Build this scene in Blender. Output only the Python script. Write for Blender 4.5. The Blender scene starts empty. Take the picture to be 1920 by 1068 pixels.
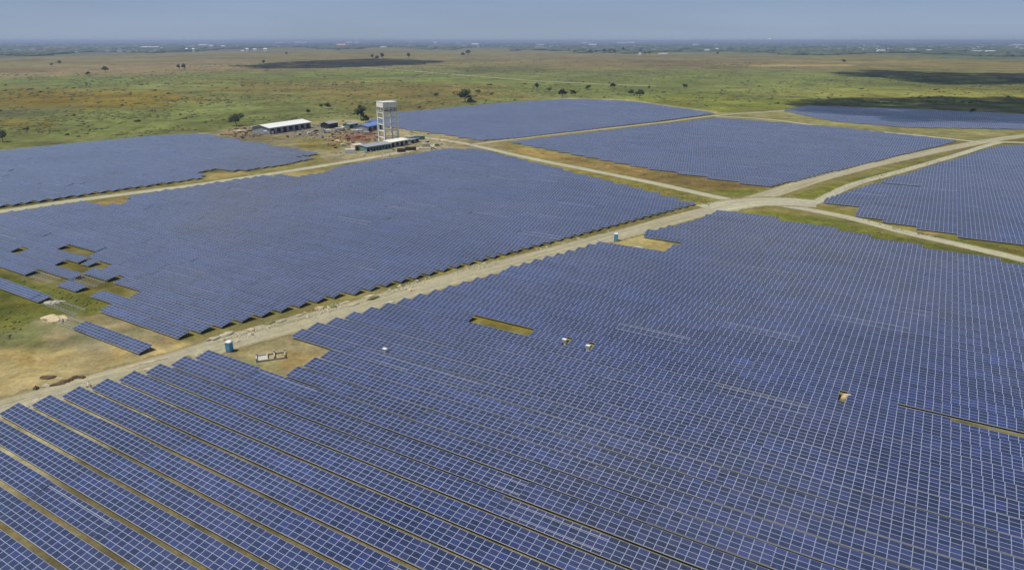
import bpy, bmesh, math, random
import numpy as np
from mathutils import Vector, Matrix
random.seed(7); rng = np.random.default_rng(11)

# ---------------------------------------------------------------- camera, sky, sun, exposure
scene = bpy.context.scene
COL = scene.collection
H = 76.0                                  # height of the drone above the plain, m
FPX = 1285.0                              # focal length in photo pixels (1920 wide)
PIT = math.atan((534 - 76) / FPX)
cam_d = bpy.data.cameras.new('camera'); cam = bpy.data.objects.new('camera', cam_d); COL.objects.link(cam)
cam.location = (0, 0, H); cam.rotation_euler = (math.pi / 2 - PIT, 0, 0)
cam_d.sensor_width = 36; cam_d.lens = 36 * FPX / 1920; cam_d.clip_end = 120000; cam_d.clip_start = 1
scene.camera = cam

SUN_EL = math.radians(62)
TO_SUN = Vector((-0.96 * math.cos(SUN_EL), -0.28 * math.cos(SUN_EL), math.sin(SUN_EL))).normalized()
sd = bpy.data.lights.new('sun', 'SUN'); sd.energy = 4.3; sd.angle = math.radians(.5); sd.color = (1, .955, .88)
sun = bpy.data.objects.new('sun', sd); COL.objects.link(sun); sun.location = (0, 0, 400)
sun.rotation_euler = TO_SUN.to_track_quat('Z', 'Y').to_euler()
w = bpy.data.worlds.new('World'); scene.world = w; w.use_nodes = True
wn = w.node_tree.nodes; wl = w.node_tree.links
bg = wn['Background']; sky = wn.new('ShaderNodeTexSky'); sky.sky_type = 'NISHITA'; sky.sun_disc = False
sky.sun_elevation = SUN_EL; sky.sun_rotation = math.atan2(TO_SUN.x, TO_SUN.y)
sky.altitude = 100; sky.air_density = .7; sky.dust_density = 0; sky.ozone_density = 1
mul = wn.new('ShaderNodeMix'); mul.data_type = 'RGBA'; mul.blend_type = 'MULTIPLY'; mul.inputs[0].default_value = 1
mul.inputs[7].default_value = (.52, .62, .92, 1)
wl.new(sky.outputs[0], mul.inputs[6]); bg.inputs[1].default_value = .075
# moist haze in the lower sky: paler and more even towards the horizon
wtc = wn.new('ShaderNodeTexCoord'); wsx = wn.new('ShaderNodeSeparateXYZ'); wl.new(wtc.outputs['Generated'], wsx.inputs[0])
wmr = wn.new('ShaderNodeMapRange'); wmr.inputs[1].default_value = 0; wmr.inputs[2].default_value = .9; wmr.inputs[3].default_value = .72; wmr.inputs[4].default_value = .12
wl.new(wsx.outputs[2], wmr.inputs[0])
wmx = wn.new('ShaderNodeMix'); wmx.data_type = 'RGBA'; wmx.inputs[7].default_value = (4.15, 5.12, 6.75, 1)
wno = wn.new('ShaderNodeTexNoise'); wno.inputs['Scale'].default_value = 2.2; wno.inputs['Detail'].default_value = 6; wmp = wn.new('ShaderNodeMapping'); wmp.inputs['Scale'].default_value = (1, 1, 9)
wl.new(wtc.outputs['Generated'], wmp.inputs[0]); wl.new(wmp.outputs[0], wno.inputs['Vector'])
wm2 = wn.new('ShaderNodeMapRange'); wl.new(wno.outputs['Fac'], wm2.inputs[0]); wm2.inputs[1].default_value = .35; wm2.inputs[2].default_value = .7; wm2.inputs[3].default_value = .93; wm2.inputs[4].default_value = 1.10
wv = wn.new('ShaderNodeMix'); wv.data_type = 'RGBA'; wv.blend_type = 'MULTIPLY'; wv.inputs[0].default_value = 1; wv.inputs[6].default_value = (4.15, 5.12, 6.75, 1); wl.new(wm2.outputs[0], wv.inputs[7]); wl.new(wv.outputs[2], wmx.inputs[7])
wl.new(wmr.outputs[0], wmx.inputs[0]); wl.new(mul.outputs[2], wmx.inputs[6]); wl.new(wmx.outputs[2], bg.inputs[0])
vs = scene.view_settings; vs.view_transform = 'Standard'; vs.look = 'None'; vs.gamma = 1; vs.exposure = 0.0

# ---------------------------------------------------------------- helpers
def G(x, y, z=0.0):
    """photo pixel (1920 x 1068) -> point on the plane at height z"""
    u = (x - 960) / FPX; v = -(y - 534) / FPX
    d = Vector((u, math.cos(PIT) + v * math.sin(PIT), -math.sin(PIT) + v * math.cos(PIT)))
    t = (z - H) / d.z
    return Vector((d.x * t, d.y * t, z))
def proj(p):
    """world -> photo pixel"""
    dx, dy, dz = p[0], p[1], p[2] - H
    f = dy * math.cos(PIT) - dz * math.sin(PIT); u = dy * math.sin(PIT) + dz * math.cos(PIT)
    return 960 + FPX * dx / f, 534 - FPX * u / f, f
def lin(c):
    c /= 255.0
    return c / 12.92 if c <= .04045 else ((c + .055) / 1.055) ** 2.4
KA = 0.72
def A(r, g, b, k=1.0):
    return (lin(r) * KA * k, lin(g) * KA * k, lin(b) * KA * k, 1)
def tag(o, label=None, cat=None, group=None, kind=None):
    if label: o['label'] = label
    if cat: o['category'] = cat
    if group: o['group'] = group
    if kind: o['kind'] = kind
    return o
def empty(name, loc, rz=0.0):
    o = bpy.data.objects.new(name, None); COL.objects.link(o); o.location = loc; o.rotation_euler = (0, 0, rz)
    o.empty_display_size = .5
    return o
class MB:
    """collects boxes, bars, tubes; builds ONE mesh object"""
    def __init__(s): s.v = []; s.f = []; s.uv = None
    def box(s, x0, x1, y0, y1, z0, z1, M=None):
        b = len(s.v)
        for z in (z0, z1):
            for x, y in ((x0, y0), (x1, y0), (x1, y1), (x0, y1)):
                p = Vector((x, y, z)); s.v.append(tuple(M @ p) if M else tuple(p))
        for f in ((3, 2, 1, 0), (4, 5, 6, 7), (0, 1, 5, 4), (1, 2, 6, 5), (2, 3, 7, 6), (3, 0, 4, 7)):
            s.f.append([b + i for i in f])
        return s
    def tube(s, a, b2, r0, r1=None, n=8):
        a = Vector(a); b2 = Vector(b2); r1 = r0 if r1 is None else r1
        d = (b2 - a).normalized(); q = d.to_track_quat('Z', 'Y'); k = len(s.v)
        for p, r in ((a, r0), (b2, r1)):
            for i in range(n):
                t = 2 * math.pi * i / n
                s.v.append(tuple(p + q @ Vector((r * math.cos(t), r * math.sin(t), 0))))
        for i in range(n):
            j = (i + 1) % n; s.f.append([k + i, k + j, k + n + j, k + n + i])
        s.f.append([k + i for i in reversed(range(n))]); s.f.append([k + n + i for i in range(n)])
        return s
    def prism(s, pts, y0, y1):
        """outline in x,z extruded along y"""
        k = len(s.v); n = len(pts)
        for y in (y0, y1):
            for x, z in pts: s.v.append((x, y, z))
        for i in range(n):
            j = (i + 1) % n; s.f.append([k + i, k + j, k + n + j, k + n + i])
        s.f.append([k + i for i in reversed(range(n))]); s.f.append([k + n + i for i in range(n)])
        return s
    def build(s, name, mat, parent=None, smooth=False):
        me = bpy.data.meshes.new(name); me.from_pydata(s.v, [], s.f); me.update()
        bm = bmesh.new(); bm.from_mesh(me); bmesh.ops.recalc_face_normals(bm, faces=bm.faces); bm.to_mesh(me); bm.free()
        if mat: me.materials.append(mat)
        if smooth:
            for p in me.polygons: p.use_smooth = True
        o = bpy.data.objects.new(name, me); COL.objects.link(o)
        if parent: o.parent = parent
        return o
def copy_tree(o, parent=None):
    c = o.copy(); COL.objects.link(c); c.parent = parent
    for ch in o.children: copy_tree(ch, c)
    return c
def smooth_poly(pts, n=6):
    return pts

# ---------------------------------------------------------------- materials
def mat(name):
    m = bpy.data.materials.new(name); m.use_nodes = True
    return m, m.node_tree.nodes, m.node_tree.links, m.node_tree.nodes['Principled BSDF']
def simple(name, col, rough=.7, vary=.18, scale=1.2, metal=0.0, coord='Object'):
    m, n, l, b = mat(name)
    tc = n.new('ShaderNodeTexCoord'); no = n.new('ShaderNodeTexNoise'); no.inputs['Scale'].default_value = scale
    no.inputs['Detail'].default_value = 5; no.inputs['Roughness'].default_value = .65
    l.new(tc.outputs[coord], no.inputs['Vector'])
    mr = n.new('ShaderNodeMapRange'); mr.inputs[1].default_value = .3; mr.inputs[2].default_value = .7
    mr.inputs[3].default_value = 1 - vary; mr.inputs[4].default_value = 1 + vary
    l.new(no.outputs['Fac'], mr.inputs[0])
    mx = n.new('ShaderNodeMix'); mx.data_type = 'RGBA'; mx.blend_type = 'MULTIPLY'; mx.inputs[0].default_value = 1
    mx.inputs[6].default_value = col; l.new(mr.outputs[0], mx.inputs[7]); l.new(mx.outputs[2], b.inputs['Base Color'])
    b.inputs['Roughness'].default_value = rough; b.inputs['Metallic'].default_value = metal
    b.inputs['Specular IOR Level'].default_value = .3
    return m
def nd(n, t, **k):
    x = n.new(t)
    for a, v in k.items(): setattr(x, a, v)
    return x
def math_(n, l, op, a, b=None, clamp=False):
    x = n.new('ShaderNodeMath'); x.operation = op; x.use_clamp = clamp
    for i, v in enumerate((a, b)):
        if v is None: continue
        if isinstance(v, (int, float)): x.inputs[i].default_value = v
        else: l.new(v, x.inputs[i])
    return x.outputs[0]
def noise(n, l, vec, scale, detail=4, rough=.6, dist=0.0):
    x = n.new('ShaderNodeTexNoise'); x.inputs['Scale'].default_value = scale; x.inputs['Detail'].default_value = detail
    x.inputs['Roughness'].default_value = rough; x.inputs['Distortion'].default_value = dist
    if vec is not None: l.new(vec, x.inputs['Vector'])
    return x.outputs['Fac']
def rng_(n, l, v, a, b, c, d):
    x = n.new('ShaderNodeMapRange'); l.new(v, x.inputs[0])
    for i, q in enumerate((a, b, c, d)): x.inputs[i + 1].default_value = q
    return x.outputs[0]
def mixc(n, l, f, a, b, bt='MIX'):
    x = n.new('ShaderNodeMix'); x.data_type = 'RGBA'; x.blend_type = bt; x.clamp_factor = True
    for i, v in ((0, f), (6, a), (7, b)):
        if isinstance(v, (int, float)): x.inputs[i].default_value = v
        elif isinstance(v, tuple): x.inputs[i].default_value = v
        else: l.new(v, x.inputs[i])
    return x.outputs[2]

def panel_material():
    m, n, l, b = mat('solar_module')
    uv = n.new('ShaderNodeUVMap'); uv.uv_map = 'UVMap'
    sx = n.new('ShaderNodeSeparateXYZ'); l.new(uv.outputs[0], sx.inputs[0])
    fx = math_(n, l, 'FRACT', sx.outputs[0]); fy = math_(n, l, 'FRACT', sx.outputs[1])
    ax = math_(n, l, 'ABSOLUTE', math_(n, l, 'SUBTRACT', fx, .5)); ay = math_(n, l, 'ABSOLUTE', math_(n, l, 'SUBTRACT', fy, .5))
    lx = math_(n, l, 'GREATER_THAN', ax, .5 - .031); ly = math_(n, l, 'GREATER_THAN', ay, .5 - .040)
    frame = math_(n, l, 'MAXIMUM', lx, ly)
    # cell grid (10 x 6 cells, thin light busbar lines)
    cx = math_(n, l, 'ABSOLUTE', math_(n, l, 'SUBTRACT', math_(n, l, 'FRACT', math_(n, l, 'MULTIPLY', fx, 10.)), .5))
    cy = math_(n, l, 'ABSOLUTE', math_(n, l, 'SUBTRACT', math_(n, l, 'FRACT', math_(n, l, 'MULTIPLY', fy, 6.)), .5))
    cell = math_(n, l, 'MAXIMUM', math_(n, l, 'GREATER_THAN', cx, .475), math_(n, l, 'GREATER_THAN', cy, .475))
    oi = n.new('ShaderNodeObjectInfo')
    fl = n.new('ShaderNodeVectorMath'); fl.operation = 'FLOOR'; l.new(uv.outputs[0], fl.inputs[0])
    ad = n.new('ShaderNodeVectorMath'); ad.operation = 'ADD'; l.new(fl.outputs[0], ad.inputs[0])
    r1 = math_(n, l, 'MULTIPLY', oi.outputs['Random'], 517.)
    cb = n.new('ShaderNodeCombineXYZ'); l.new(r1, cb.inputs[0]); l.new(r1, cb.inputs[2]); l.new(cb.outputs[0], ad.inputs[1])
    wn_ = n.new('ShaderNodeTexWhiteNoise'); wn_.noise_dimensions = '3D'; l.new(ad.outputs[0], wn_.inputs['Vector'])
    cr = n.new('ShaderNodeValToRGB'); e = cr.color_ramp.elements
    e[0].position = 0; e[0].color = (.0025, .0095, .046, 1); e[1].position = 1; e[1].color = (.007, .021, .118, 1)
    k = e.new(.5); k.color = (.004, .014, .072, 1); k = e.new(.8); k.color = (.012, .018, .084, 1)
    l.new(wn_.outputs['Value'], cr.inputs[0])
    tc = n.new('ShaderNodeTexCoord'); geo = n.new('ShaderNodeNewGeometry')
    # dust film: broad drifts of pale dust over the glass, in world space
    big = noise(n, l, geo.outputs['Position'], .012, 4, .6)
    dust = rng_(n, l, big, .36, .68, .01, .11)
    d2 = math_(n, l, 'MULTIPLY', dust, rng_(n, l, wn_.outputs['Value'], 0, 1, .6, 1.35))
    c1 = mixc(n, l, math_(n, l, 'MULTIPLY', cell, .30), cr.outputs[0], (.30, .34, .44, 1))
    tb = n.new('ShaderNodeVectorMath'); tb.operation = 'MULTIPLY'; l.new(uv.outputs[0], tb.inputs[0]); tb.inputs[1].default_value = (1 / 12., 1 / 4., 1)
    tf = n.new('ShaderNodeVectorMath'); tf.operation = 'FLOOR'; l.new(tb.outputs[0], tf.inputs[0]); tw = n.new('ShaderNodeTexWhiteNoise'); tw.noise_dimensions = '3D'; l.new(tf.outputs[0], tw.inputs['Vector'])
    mid = noise(n, l, geo.outputs['Position'], .035, 5, .7)
    tv = math_(n, l, 'MULTIPLY', rng_(n, l, tw.outputs['Value'], 0, 1, .84, 1.2), rng_(n, l, mid, .32, .68, .72, 1.32))
    c1 = mixc(n, l, 1.0, c1, tv, 'MULTIPLY')
    c2 = mixc(n, l, d2, c1, (.26, .27, .28, 1))
    c3 = mixc(n, l, frame, c2, (.30, .345, .48, 1))
    l.new(c3, b.inputs['Base Color'])
    l.new(rng_(n, l, frame, 0, 1, .16, .45), b.inputs['Roughness'])
    b.inputs['IOR'].default_value = 1.6; b.inputs['Specular IOR Level'].default_value = .8
    b.inputs['Sheen Weight'].default_value = .47; b.inputs['Sheen Roughness'].default_value = .45; b.inputs['Sheen Tint'].default_value = (.84, .97, .96, 1)   # grazing sheen standing in for pale sky reflection, modelled as a dust film
    return m
M_PANEL = panel_material()
M_STEEL = simple('galvanised_steel', (.58, .59, .61, 1), .5, .1, 3, .5)
M_UNDER = simple('module_backsheet', (.20, .20, .21, 1), .7, .1, 2)

# ---------------------------------------------------------------- geometry of the rows
TH = math.radians(31.3)
NV = Vector((math.sin(TH), math.cos(TH), 0)); RV = Vector((math.cos(TH), -math.sin(TH), 0))
def nr(p): return (p.x * NV.x + p.y * NV.y, p.x * RV.x + p.y * RV.y)
def from_nr(n_, r_, z=0): return Vector((NV.x * n_ + RV.x * r_, NV.y * n_ + RV.y * r_, z))
PITCH = 5.553; GAP0 = 35.75
MW, MHH = 1.66, 1.035               # module pitch along and up the table
NMOD = 4; TILT = math.radians(10.5); DEPTH = NMOD * MHH * math.cos(TILT); RISE = NMOD * MHH * math.sin(TILT); ZLOW = .6
SNAP = MW
P = lambda pts: [nr(G(x, y)) for x, y in pts]
def rowhole(x0, y0, x1, y1):
    a = nr(G(x0, y0)); b = nr(G(x1, y1)); k = math.floor(((a[0] + b[0]) / 2 - GAP0) / PITCH); c = GAP0 + (k + .5) * PITCH
    q = G((x0 + x1) / 2, (y0 + y1) / 2)
    return [(c - 1, a[1]), (c + 1, a[1]), (c + 1, b[1]), (c - 1, b[1])]
FIELDS = {
 'near': dict(poly=P([(-330, 876), (0, 781), (395, 664), (527, 709), (628, 661), (546, 631), (700, 583), (860, 537), (1122, 459), (1238, 480),
        (1272, 461), (1196, 441), (1300, 419), (1343, 399), (1447, 413), (1547, 429), (1647, 452), (1747, 471), (1847, 488), (1920, 502), (2180, 560), (2300, 1190), (-330, 1190)]),
        holes=[rowhole(873, 606, 1003, 628)] + [rowhole(x - w_, y, x + w_, y) for x, y, w_ in ((722, 662, 4), (1058, 645, 6), (1102, 657, 6), (1588, 745, 8))],
        where='the big foreground field of panels right of the dirt road'),
 'middle': dict(poly=P([(-250, 440), (0, 404), (150, 382), (180, 390), (240, 384), (242, 371), (500, 331), (560, 334), (612, 325), (640, 314), (845, 280), (905, 284), (1040, 317), (1240, 369), (1305, 385),
        (1250, 399), (870, 500), (640, 558), (335, 638), (200, 588), (200, 566), (165, 545), (140, 548), (100, 522), (55, 518), (0, 506), (-250, 440)]),
        holes=[rowhole(131, 464, 174, 481), P([(94, 497), (162, 493), (168, 512), (120, 513)]), rowhole(177, 498, 207, 505), rowhole(146, 523, 200, 537), rowhole(188, 546, 240, 560), rowhole(60, 516, 112, 530), rowhole(40, 470, 52, 473), rowhole(225, 523, 236, 526)],
        where='the wide middle field left of the dirt road'),
 'strip': dict(poly=P([(-200, 478), (0, 531), (92, 563), (75, 580), (0, 551), (-200, 500)]), holes=[], where='the short strip of panels left in the weedy corner at the left edge'),
 'block': dict(poly=P([(122, 612), (196, 617), (290, 653), (262, 670), (185, 642)]), holes=[], where='the small detached block of panels beside the dirt road'),
 'farleft': dict(poly=P([(-250, 310), (0, 285), (110, 274), (250, 260), (370, 252), (430, 262), (600, 290), (548, 297), (600, 297), (520, 313), (455, 322), (400, 320), (372, 325), (385, 335), (0, 390), (-250, 430)]),
        holes=[], where='the far left field before the green plain'),
 'farmid': dict(poly=P([(690, 228), (745, 213), (850, 203), (960, 193), (1065, 187), (1180, 191), (1340, 214), (1230, 229), (960, 261), (905, 265), (820, 251), (700, 236)]),
        holes=[], where='the far field behind the concrete tower'),
 'midright': dict(poly=P([(958, 268), (1345, 223), (1560, 240), (1795, 266), (1660, 299), (1440, 353), (1200, 315)]), holes=[], where='the field beyond the crossroads, between the two straight tracks'),
 'right': dict(poly=P([(1540, 380), (1620, 352), (1735, 318), (1872, 276), (1920, 275), (2150, 300), (2200, 520), (1920, 463), (1766, 440), (1600, 405), (1610, 388)]), holes=[P([(1640, 346), (1655, 343), (1730, 350), (1725, 356)])],
        where='the field at the right edge beyond the crossroads'),
 'farright': dict(poly=P([(1470, 209), (1515, 200), (1700, 206), (1920, 216), (2100, 225), (2100, 246), (1900, 243), (1700, 240), (1560, 228)]), holes=[],
        where='the hazy far right field in cloud shadow'),
}
def clip(poly, nn):
    xs = []
    k = len(poly)
    for i in range(k):
        (n0, r0), (n1, r1) = poly[i], poly[(i + 1) % k]
        if (n0 <= nn) != (n1 <= nn): xs.append(r0 + (nn - n0) / (n1 - n0) * (r1 - r0))
    xs.sort()
    return [(xs[i], xs[i + 1]) for i in range(0, len(xs) - 1, 2)]
def subtract(iv, cut):
    out = []
    for a, b in iv:
        segs = [(a, b)]
        for c, d in cut:
            ns = []
            for s, t in segs:
                if d <= s or c >= t: ns.append((s, t))
                else:
                    if c > s: ns.append((s, c))
                    if d < t: ns.append((d, t))
            segs = ns
        out += segs
    return out
rows = []      # (field, n_low, r0, modules, nmod_up)
for fname, F in FIELDS.items():
    ns = [p[0] for p in F['poly']]
    k0 = int(math.floor((min(ns) - GAP0) / PITCH)); k1 = int(math.ceil((max(ns) - GAP0) / PITCH))
    for k in range(k0, k1 + 1):
        c = GAP0 + (k + .5) * PITCH
        iv = clip(F['poly'], c)
        for hpoly in F['holes']:
            cut = clip(hpoly, c)
            if cut: iv = subtract(iv, cut)
        for a, b in iv:
            a2 = round(a / SNAP) * SNAP; b2 = round(b / SNAP) * SNAP
            m = int(round((b2 - a2) / MW))
            if m >= 3: rows.append([fname, k, c - DEPTH / 2, a2, m])
print('ROWS', len(rows), {f: sum(r[0] == f for r in rows) for f in FIELDS}, 'modules', sum(r[4] for r in rows) * 4)

def deck_data(rw, seed, i0=0, i1=None, vtop=None):
    """vertices (local to the row base), faces, uvs, material index for the tables of one row"""
    fn, k, n0, r0, m = rw
    R = random.Random(seed); V = []; Fc = []; UV = []; MI = []
    i1 = m if i1 is None else i1
    i = i0; thick = .045
    while i < i1:
        j = min(i1, (i // 12 + 1) * 12 if not (fn == 'near' and k == SPECIAL_K) else i + 3)
        rr = random.Random((k, r0, i // 12).__hash__())
        dz = rr.gauss(0, .05); dt = rr.gauss(0, math.radians(.6)); yaw = rr.gauss(0, .03)
        nv = NMOD
        if vtop is not None and k == SPECIAL_K: nv = vtop(rw, i, j)
        x0 = i * MW + (.03 if i % 12 == 0 else 0); x1 = j * MW - (.03 if j % 12 == 0 or j == m else 0)
        t = TILT + dt; L = nv * MHH
        b = len(V)
        for zz in (0, thick):
            for x, s in ((x0, 0), (x1, 0), (x1, L), (x0, L)):
                V.append((x, s * math.cos(t) - zz * math.sin(t), ZLOW + dz + (x - x0) / 20 * yaw + s * math.sin(t) + zz * math.cos(t)))
        quads = ((3, 2, 1, 0), (4, 5, 6, 7), (0, 1, 5, 4), (1, 2, 6, 5), (2, 3, 7, 6), (3, 0, 4, 7))
        for q, f in enumerate(quads):
            Fc.append([b + a for a in f]); MI.append(0 if q == 1 else (1 if q == 0 else 2))
            if q == 1: UV += [(i + .002, 0 + k * 4), (j - .002, 0 + k * 4), (j - .002, nv + k * 4), (i + .002, nv + k * 4)]
            else: UV += [(0, 0)] * 4
        i = j
    return V, Fc, UV, MI
def frame_data(rw):
    fn, k, n0, r0, m = rw
    b = MB(); L = m * MW; x = .8
    c = math.cos(TILT); s = math.sin(TILT)
    step = 3.32 if fn in ('near', 'middle', 'block') else 6.64
    while x < L - .3:
        for q, hh in ((.75, ZLOW + .75 * s / c), (DEPTH - .75, ZLOW + (DEPTH - .75) * s / c)):
            b.box(x - .05, x + .05, q - .05, q + .05, 0, hh - .06)
        x += step
    for q in (.75, DEPTH - .75):
        zz = ZLOW + q * s / c - .07
        b.box(.05, L - .05, q - .04, q + .04, zz - .06, zz)
    b.box(.03, L - .03, -.02, .04, ZLOW - .11, ZLOW - .012)      # galvanised edge channel under the low side
    return b.v, b.f
def mesh_from(name, V, Fc, UV=None, MI=None, mats=()):
    me = bpy.data.meshes.new(name); me.from_pydata(V, [], Fc)
    if UV:
        u = me.uv_layers.new(name='UVMap'); u.data.foreach_set('uv', np.array(UV, dtype=np.float32).ravel())
    for m in mats: me.materials.append(m)
    if MI: me.polygons.foreach_set('material_index', np.array(MI, dtype=np.int32))
    me.update()
    return me
def row_base(rw): return from_nr(rw[2], rw[3], 0)
ROT = math.atan2(RV.y, RV.x)
def visible_size(rw):
    """largest on-screen scale of the row, 0 if out of the frame"""
    best = 0
    for i in range(0, rw[4] + 1, 3):
        for q in (0, DEPTH):
            p = from_nr(rw[2] + q, rw[3] + i * MW, 1.2); x, y, f = proj(p)
            if f > 1 and 0 <= x <= 1920 and 0 <= y <= 1068: best = max(best, FPX / f * (1 + (0) )); break
    return best
def area(rw):
    """rough on-screen area in photo pixels"""
    a = 0
    for i in range(0, rw[4], 2):
        p = from_nr(rw[2] + 2, rw[3] + (i + 1) * MW, 1.2); x, y, f = proj(p)
        if f > 1 and -5 <= x <= 1925 and -5 <= y <= 1073: a += (FPX / f) ** 2 * (H / f) * MW * 2 * 4
    return a
info = [(area(r), r) for r in rows]
vis = sorted([t for t in info if t[0] > 0], key=lambda t: -t[0])
hidden = [r for a, r in info if a <= 0]
single = [r for a, r in vis[:300]]; rest = [r for a, r in vis[300:]]
print('visible rows', len(vis), 'single', len(single), 'rest', len(rest), 'outside', len(hidden))

ONES = ['', 'first', 'second', 'third', 'fourth', 'fifth', 'sixth', 'seventh', 'eighth', 'ninth', 'tenth', 'eleventh', 'twelfth', 'thirteenth', 'fourteenth', 'fifteenth', 'sixteenth', 'seventeenth', 'eighteenth', 'nineteenth']
TENS = {2: 'twent', 3: 'thirt', 4: 'fort', 5: 'fift', 6: 'sixt', 7: 'sevent', 8: 'eight', 9: 'ninet'}
def ordw(i):
    if i < 20: return ONES[i]
    t, o = divmod(i, 10)
    if t >= 10: return 'hundred and ' + (ordw(i - 100) if i > 100 else 'zeroth')
    return TENS[t] + 'ieth' if o == 0 else TENS[t] + 'y-' + ONES[o]
# module objects for the rows that fill the lower left of the photo
def module_mesh():
    c = math.cos(TILT); s = math.sin(TILT); V = []; w2 = MW - .012; h2 = MHH - .012
    for zz in (0, .045):
        for x, y in ((.006, .006), (w2, .006), (w2, h2), (.006, h2)):
            V.append((x, y * c - zz * s, y * s + zz * c))
    quads = ((3, 2, 1, 0), (4, 5, 6, 7), (0, 1, 5, 4), (1, 2, 6, 5), (2, 3, 7, 6), (3, 0, 4, 7)); UV = []; MI = []
    for q, f in enumerate(quads):
        MI.append(0 if q == 1 else (1 if q == 0 else 2)); UV += [(.004, .004), (.996, .004), (.996, .996), (.004, .996)] if q == 1 else [(0, 0)] * 4
    return mesh_from('solar_panel', V, [list(f) for f in quads], UV, MI, (M_PANEL, M_UNDER, M_STEEL))
MOD = module_mesh()
# the thin bare strip near the right edge: this row has lost its upper modules there
_s2 = nr(G(1757, 784)); _s1 = nr(G(1655, 757)); SPECIAL_K = int(round((_s2[0] - GAP0) / PITCH)) - 1
def vtop(rw, i, j):
    if rw[0] == 'near' and rw[1] == SPECIAL_K: return 2 if rw[3] + i * MW > _s2[1] - 1 else (3 if rw[3] + i * MW > _s1[1] - 1 else 4)
    return NMOD

order = {}
for f in FIELDS:
    rr = sorted([r for r in single if r[0] == f], key=lambda r: (r[1], r[3]))
    for i, r in enumerate(rr): order[id(r)] = (i + 1, len(rr))
def row_label(rw):
    f = rw[0]; i, n = order[id(rw)]
    xa, ya, fa = proj(row_base(rw)); xb, yb, fb = proj(from_nr(rw[2], rw[3] + rw[4] * MW))
    ln = 'short' if rw[4] < 30 else ('long' if rw[4] > 90 else 'medium')
    w_ = {'near': 'back from the bottom left corner in the foreground field', 'middle': 'back from the nearest road corner in the middle field',
          'strip': 'from the front in the strip at the weedy left edge', 'block': 'from the front in the small detached block by the road',
          'farleft': 'back from the near edge in the far left field', 'farmid': 'back from the near edge in the field behind the tower',
          'midright': 'back from the crossroads in the field above the crossroads', 'right': 'back from the near corner in the field at the right edge',
          'farright': 'back from the near edge in the shaded far right field'}[f]
    return '%s %s solar row %s' % (ordw(i), ln, w_)
near_sorted = sorted([r for r in single if r[0] == 'near'], key=lambda r: r[1])
near_ids = {id(r) for r in near_sorted[:16]}
def build_row(rw, out=False):
    f = rw[0]
    root = empty('solar_array_row', row_base(rw), ROT)
    if out: tag(root, 'row of blue solar panels just outside the picture', 'solar array', 'solar rows outside the picture')
    else: tag(root, row_label(rw), 'solar array', 'solar rows in ' + FIELDS[f]['where'])
    segs = [(0, rw[4])]
    if id(rw) in near_ids:
        cand = []
        for i in range(rw[4]):
            p = from_nr(rw[2] + 2, rw[3] + (i + .5) * MW, 1.2); x, y, fz = proj(p)
            if fz > 1 and -5 <= x <= 1925 and 0 <= y <= 1085: cand.append((fz, i))
        cand.sort(); cols = sorted(i for _, i in cand[:25])
        if cols:
            a, b = cols[0], cols[-1] + 1
            segs = [(0, a), (b, rw[4])]
            for i in range(a, b):
                rr = random.Random((rw[1], rw[3], i // 12).__hash__()); dz = rr.gauss(0, .05); dt = rr.gauss(0, math.radians(.6)); yaw = rr.gauss(0, .03)
                for v in range(NMOD):
                    o = bpy.data.objects.new('solar_panel', MOD); COL.objects.link(o); o.parent = root
                    t = TILT + dt
                    o.location = (i * MW, v * MHH * math.cos(t), ZLOW + dz + (i % 12) * MW / 20 * yaw + v * MHH * math.sin(t)); o.rotation_euler = (dt, 0, 0)
    V, Fc, UV, MI = [], [], [], []
    for a, b in segs:
        if b > a:
            v_, f_, u_, m_ = deck_data(rw, 1, a, b, vtop); k = len(V)
            V += v_; Fc += [[q + k for q in ff] for ff in f_]; UV += u_; MI += m_
    if V:
        me = mesh_from('panel_table', V, Fc, UV, MI, (M_PANEL, M_UNDER, M_STEEL))
        o = bpy.data.objects.new('panel_table', me); COL.objects.link(o); o.parent = root
        if id(rw) in near_ids: o['kind'] = 'stuff'
    v_, f_ = frame_data(rw)
    me = mesh_from('support_frame', v_, f_, None, None, (M_STEEL,))
    o = bpy.data.objects.new('support_frame', me); COL.objects.link(o); o.parent = root
    return root
for rw in single: build_row(rw)
def bulk(rws, name):
    V, Fc, UV, MI = [], [], [], []
    for rw in rws:
        base = row_base(rw)
        v_, f_, u_, m_ = deck_data(rw, 1); k = len(V)
        V += [tuple(base + RV * x + NV * y + Vector((0, 0, z))) for x, y, z in v_]
        Fc += [[q + k for q in ff] for ff in f_]; UV += u_; MI += m_
        v_, f_ = frame_data(rw); k = len(V)
        V += [tuple(base + RV * x + NV * y + Vector((0, 0, z))) for x, y, z in v_]
        Fc += [[q + k for q in ff] for ff in f_]; UV += [(0, 0)] * (4 * len(f_)); MI += [2] * len(f_)
    me = mesh_from(name, V, Fc, UV, MI, (M_PANEL, M_UNDER, M_STEEL))
    o = bpy.data.objects.new(name, me); COL.objects.link(o)
    return o
tag(bulk(rest + hidden, 'distant_solar_rows'), 'remaining small far-off rows of blue solar panels merging into grey blue sheets', 'solar array', None, 'stuff')

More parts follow.
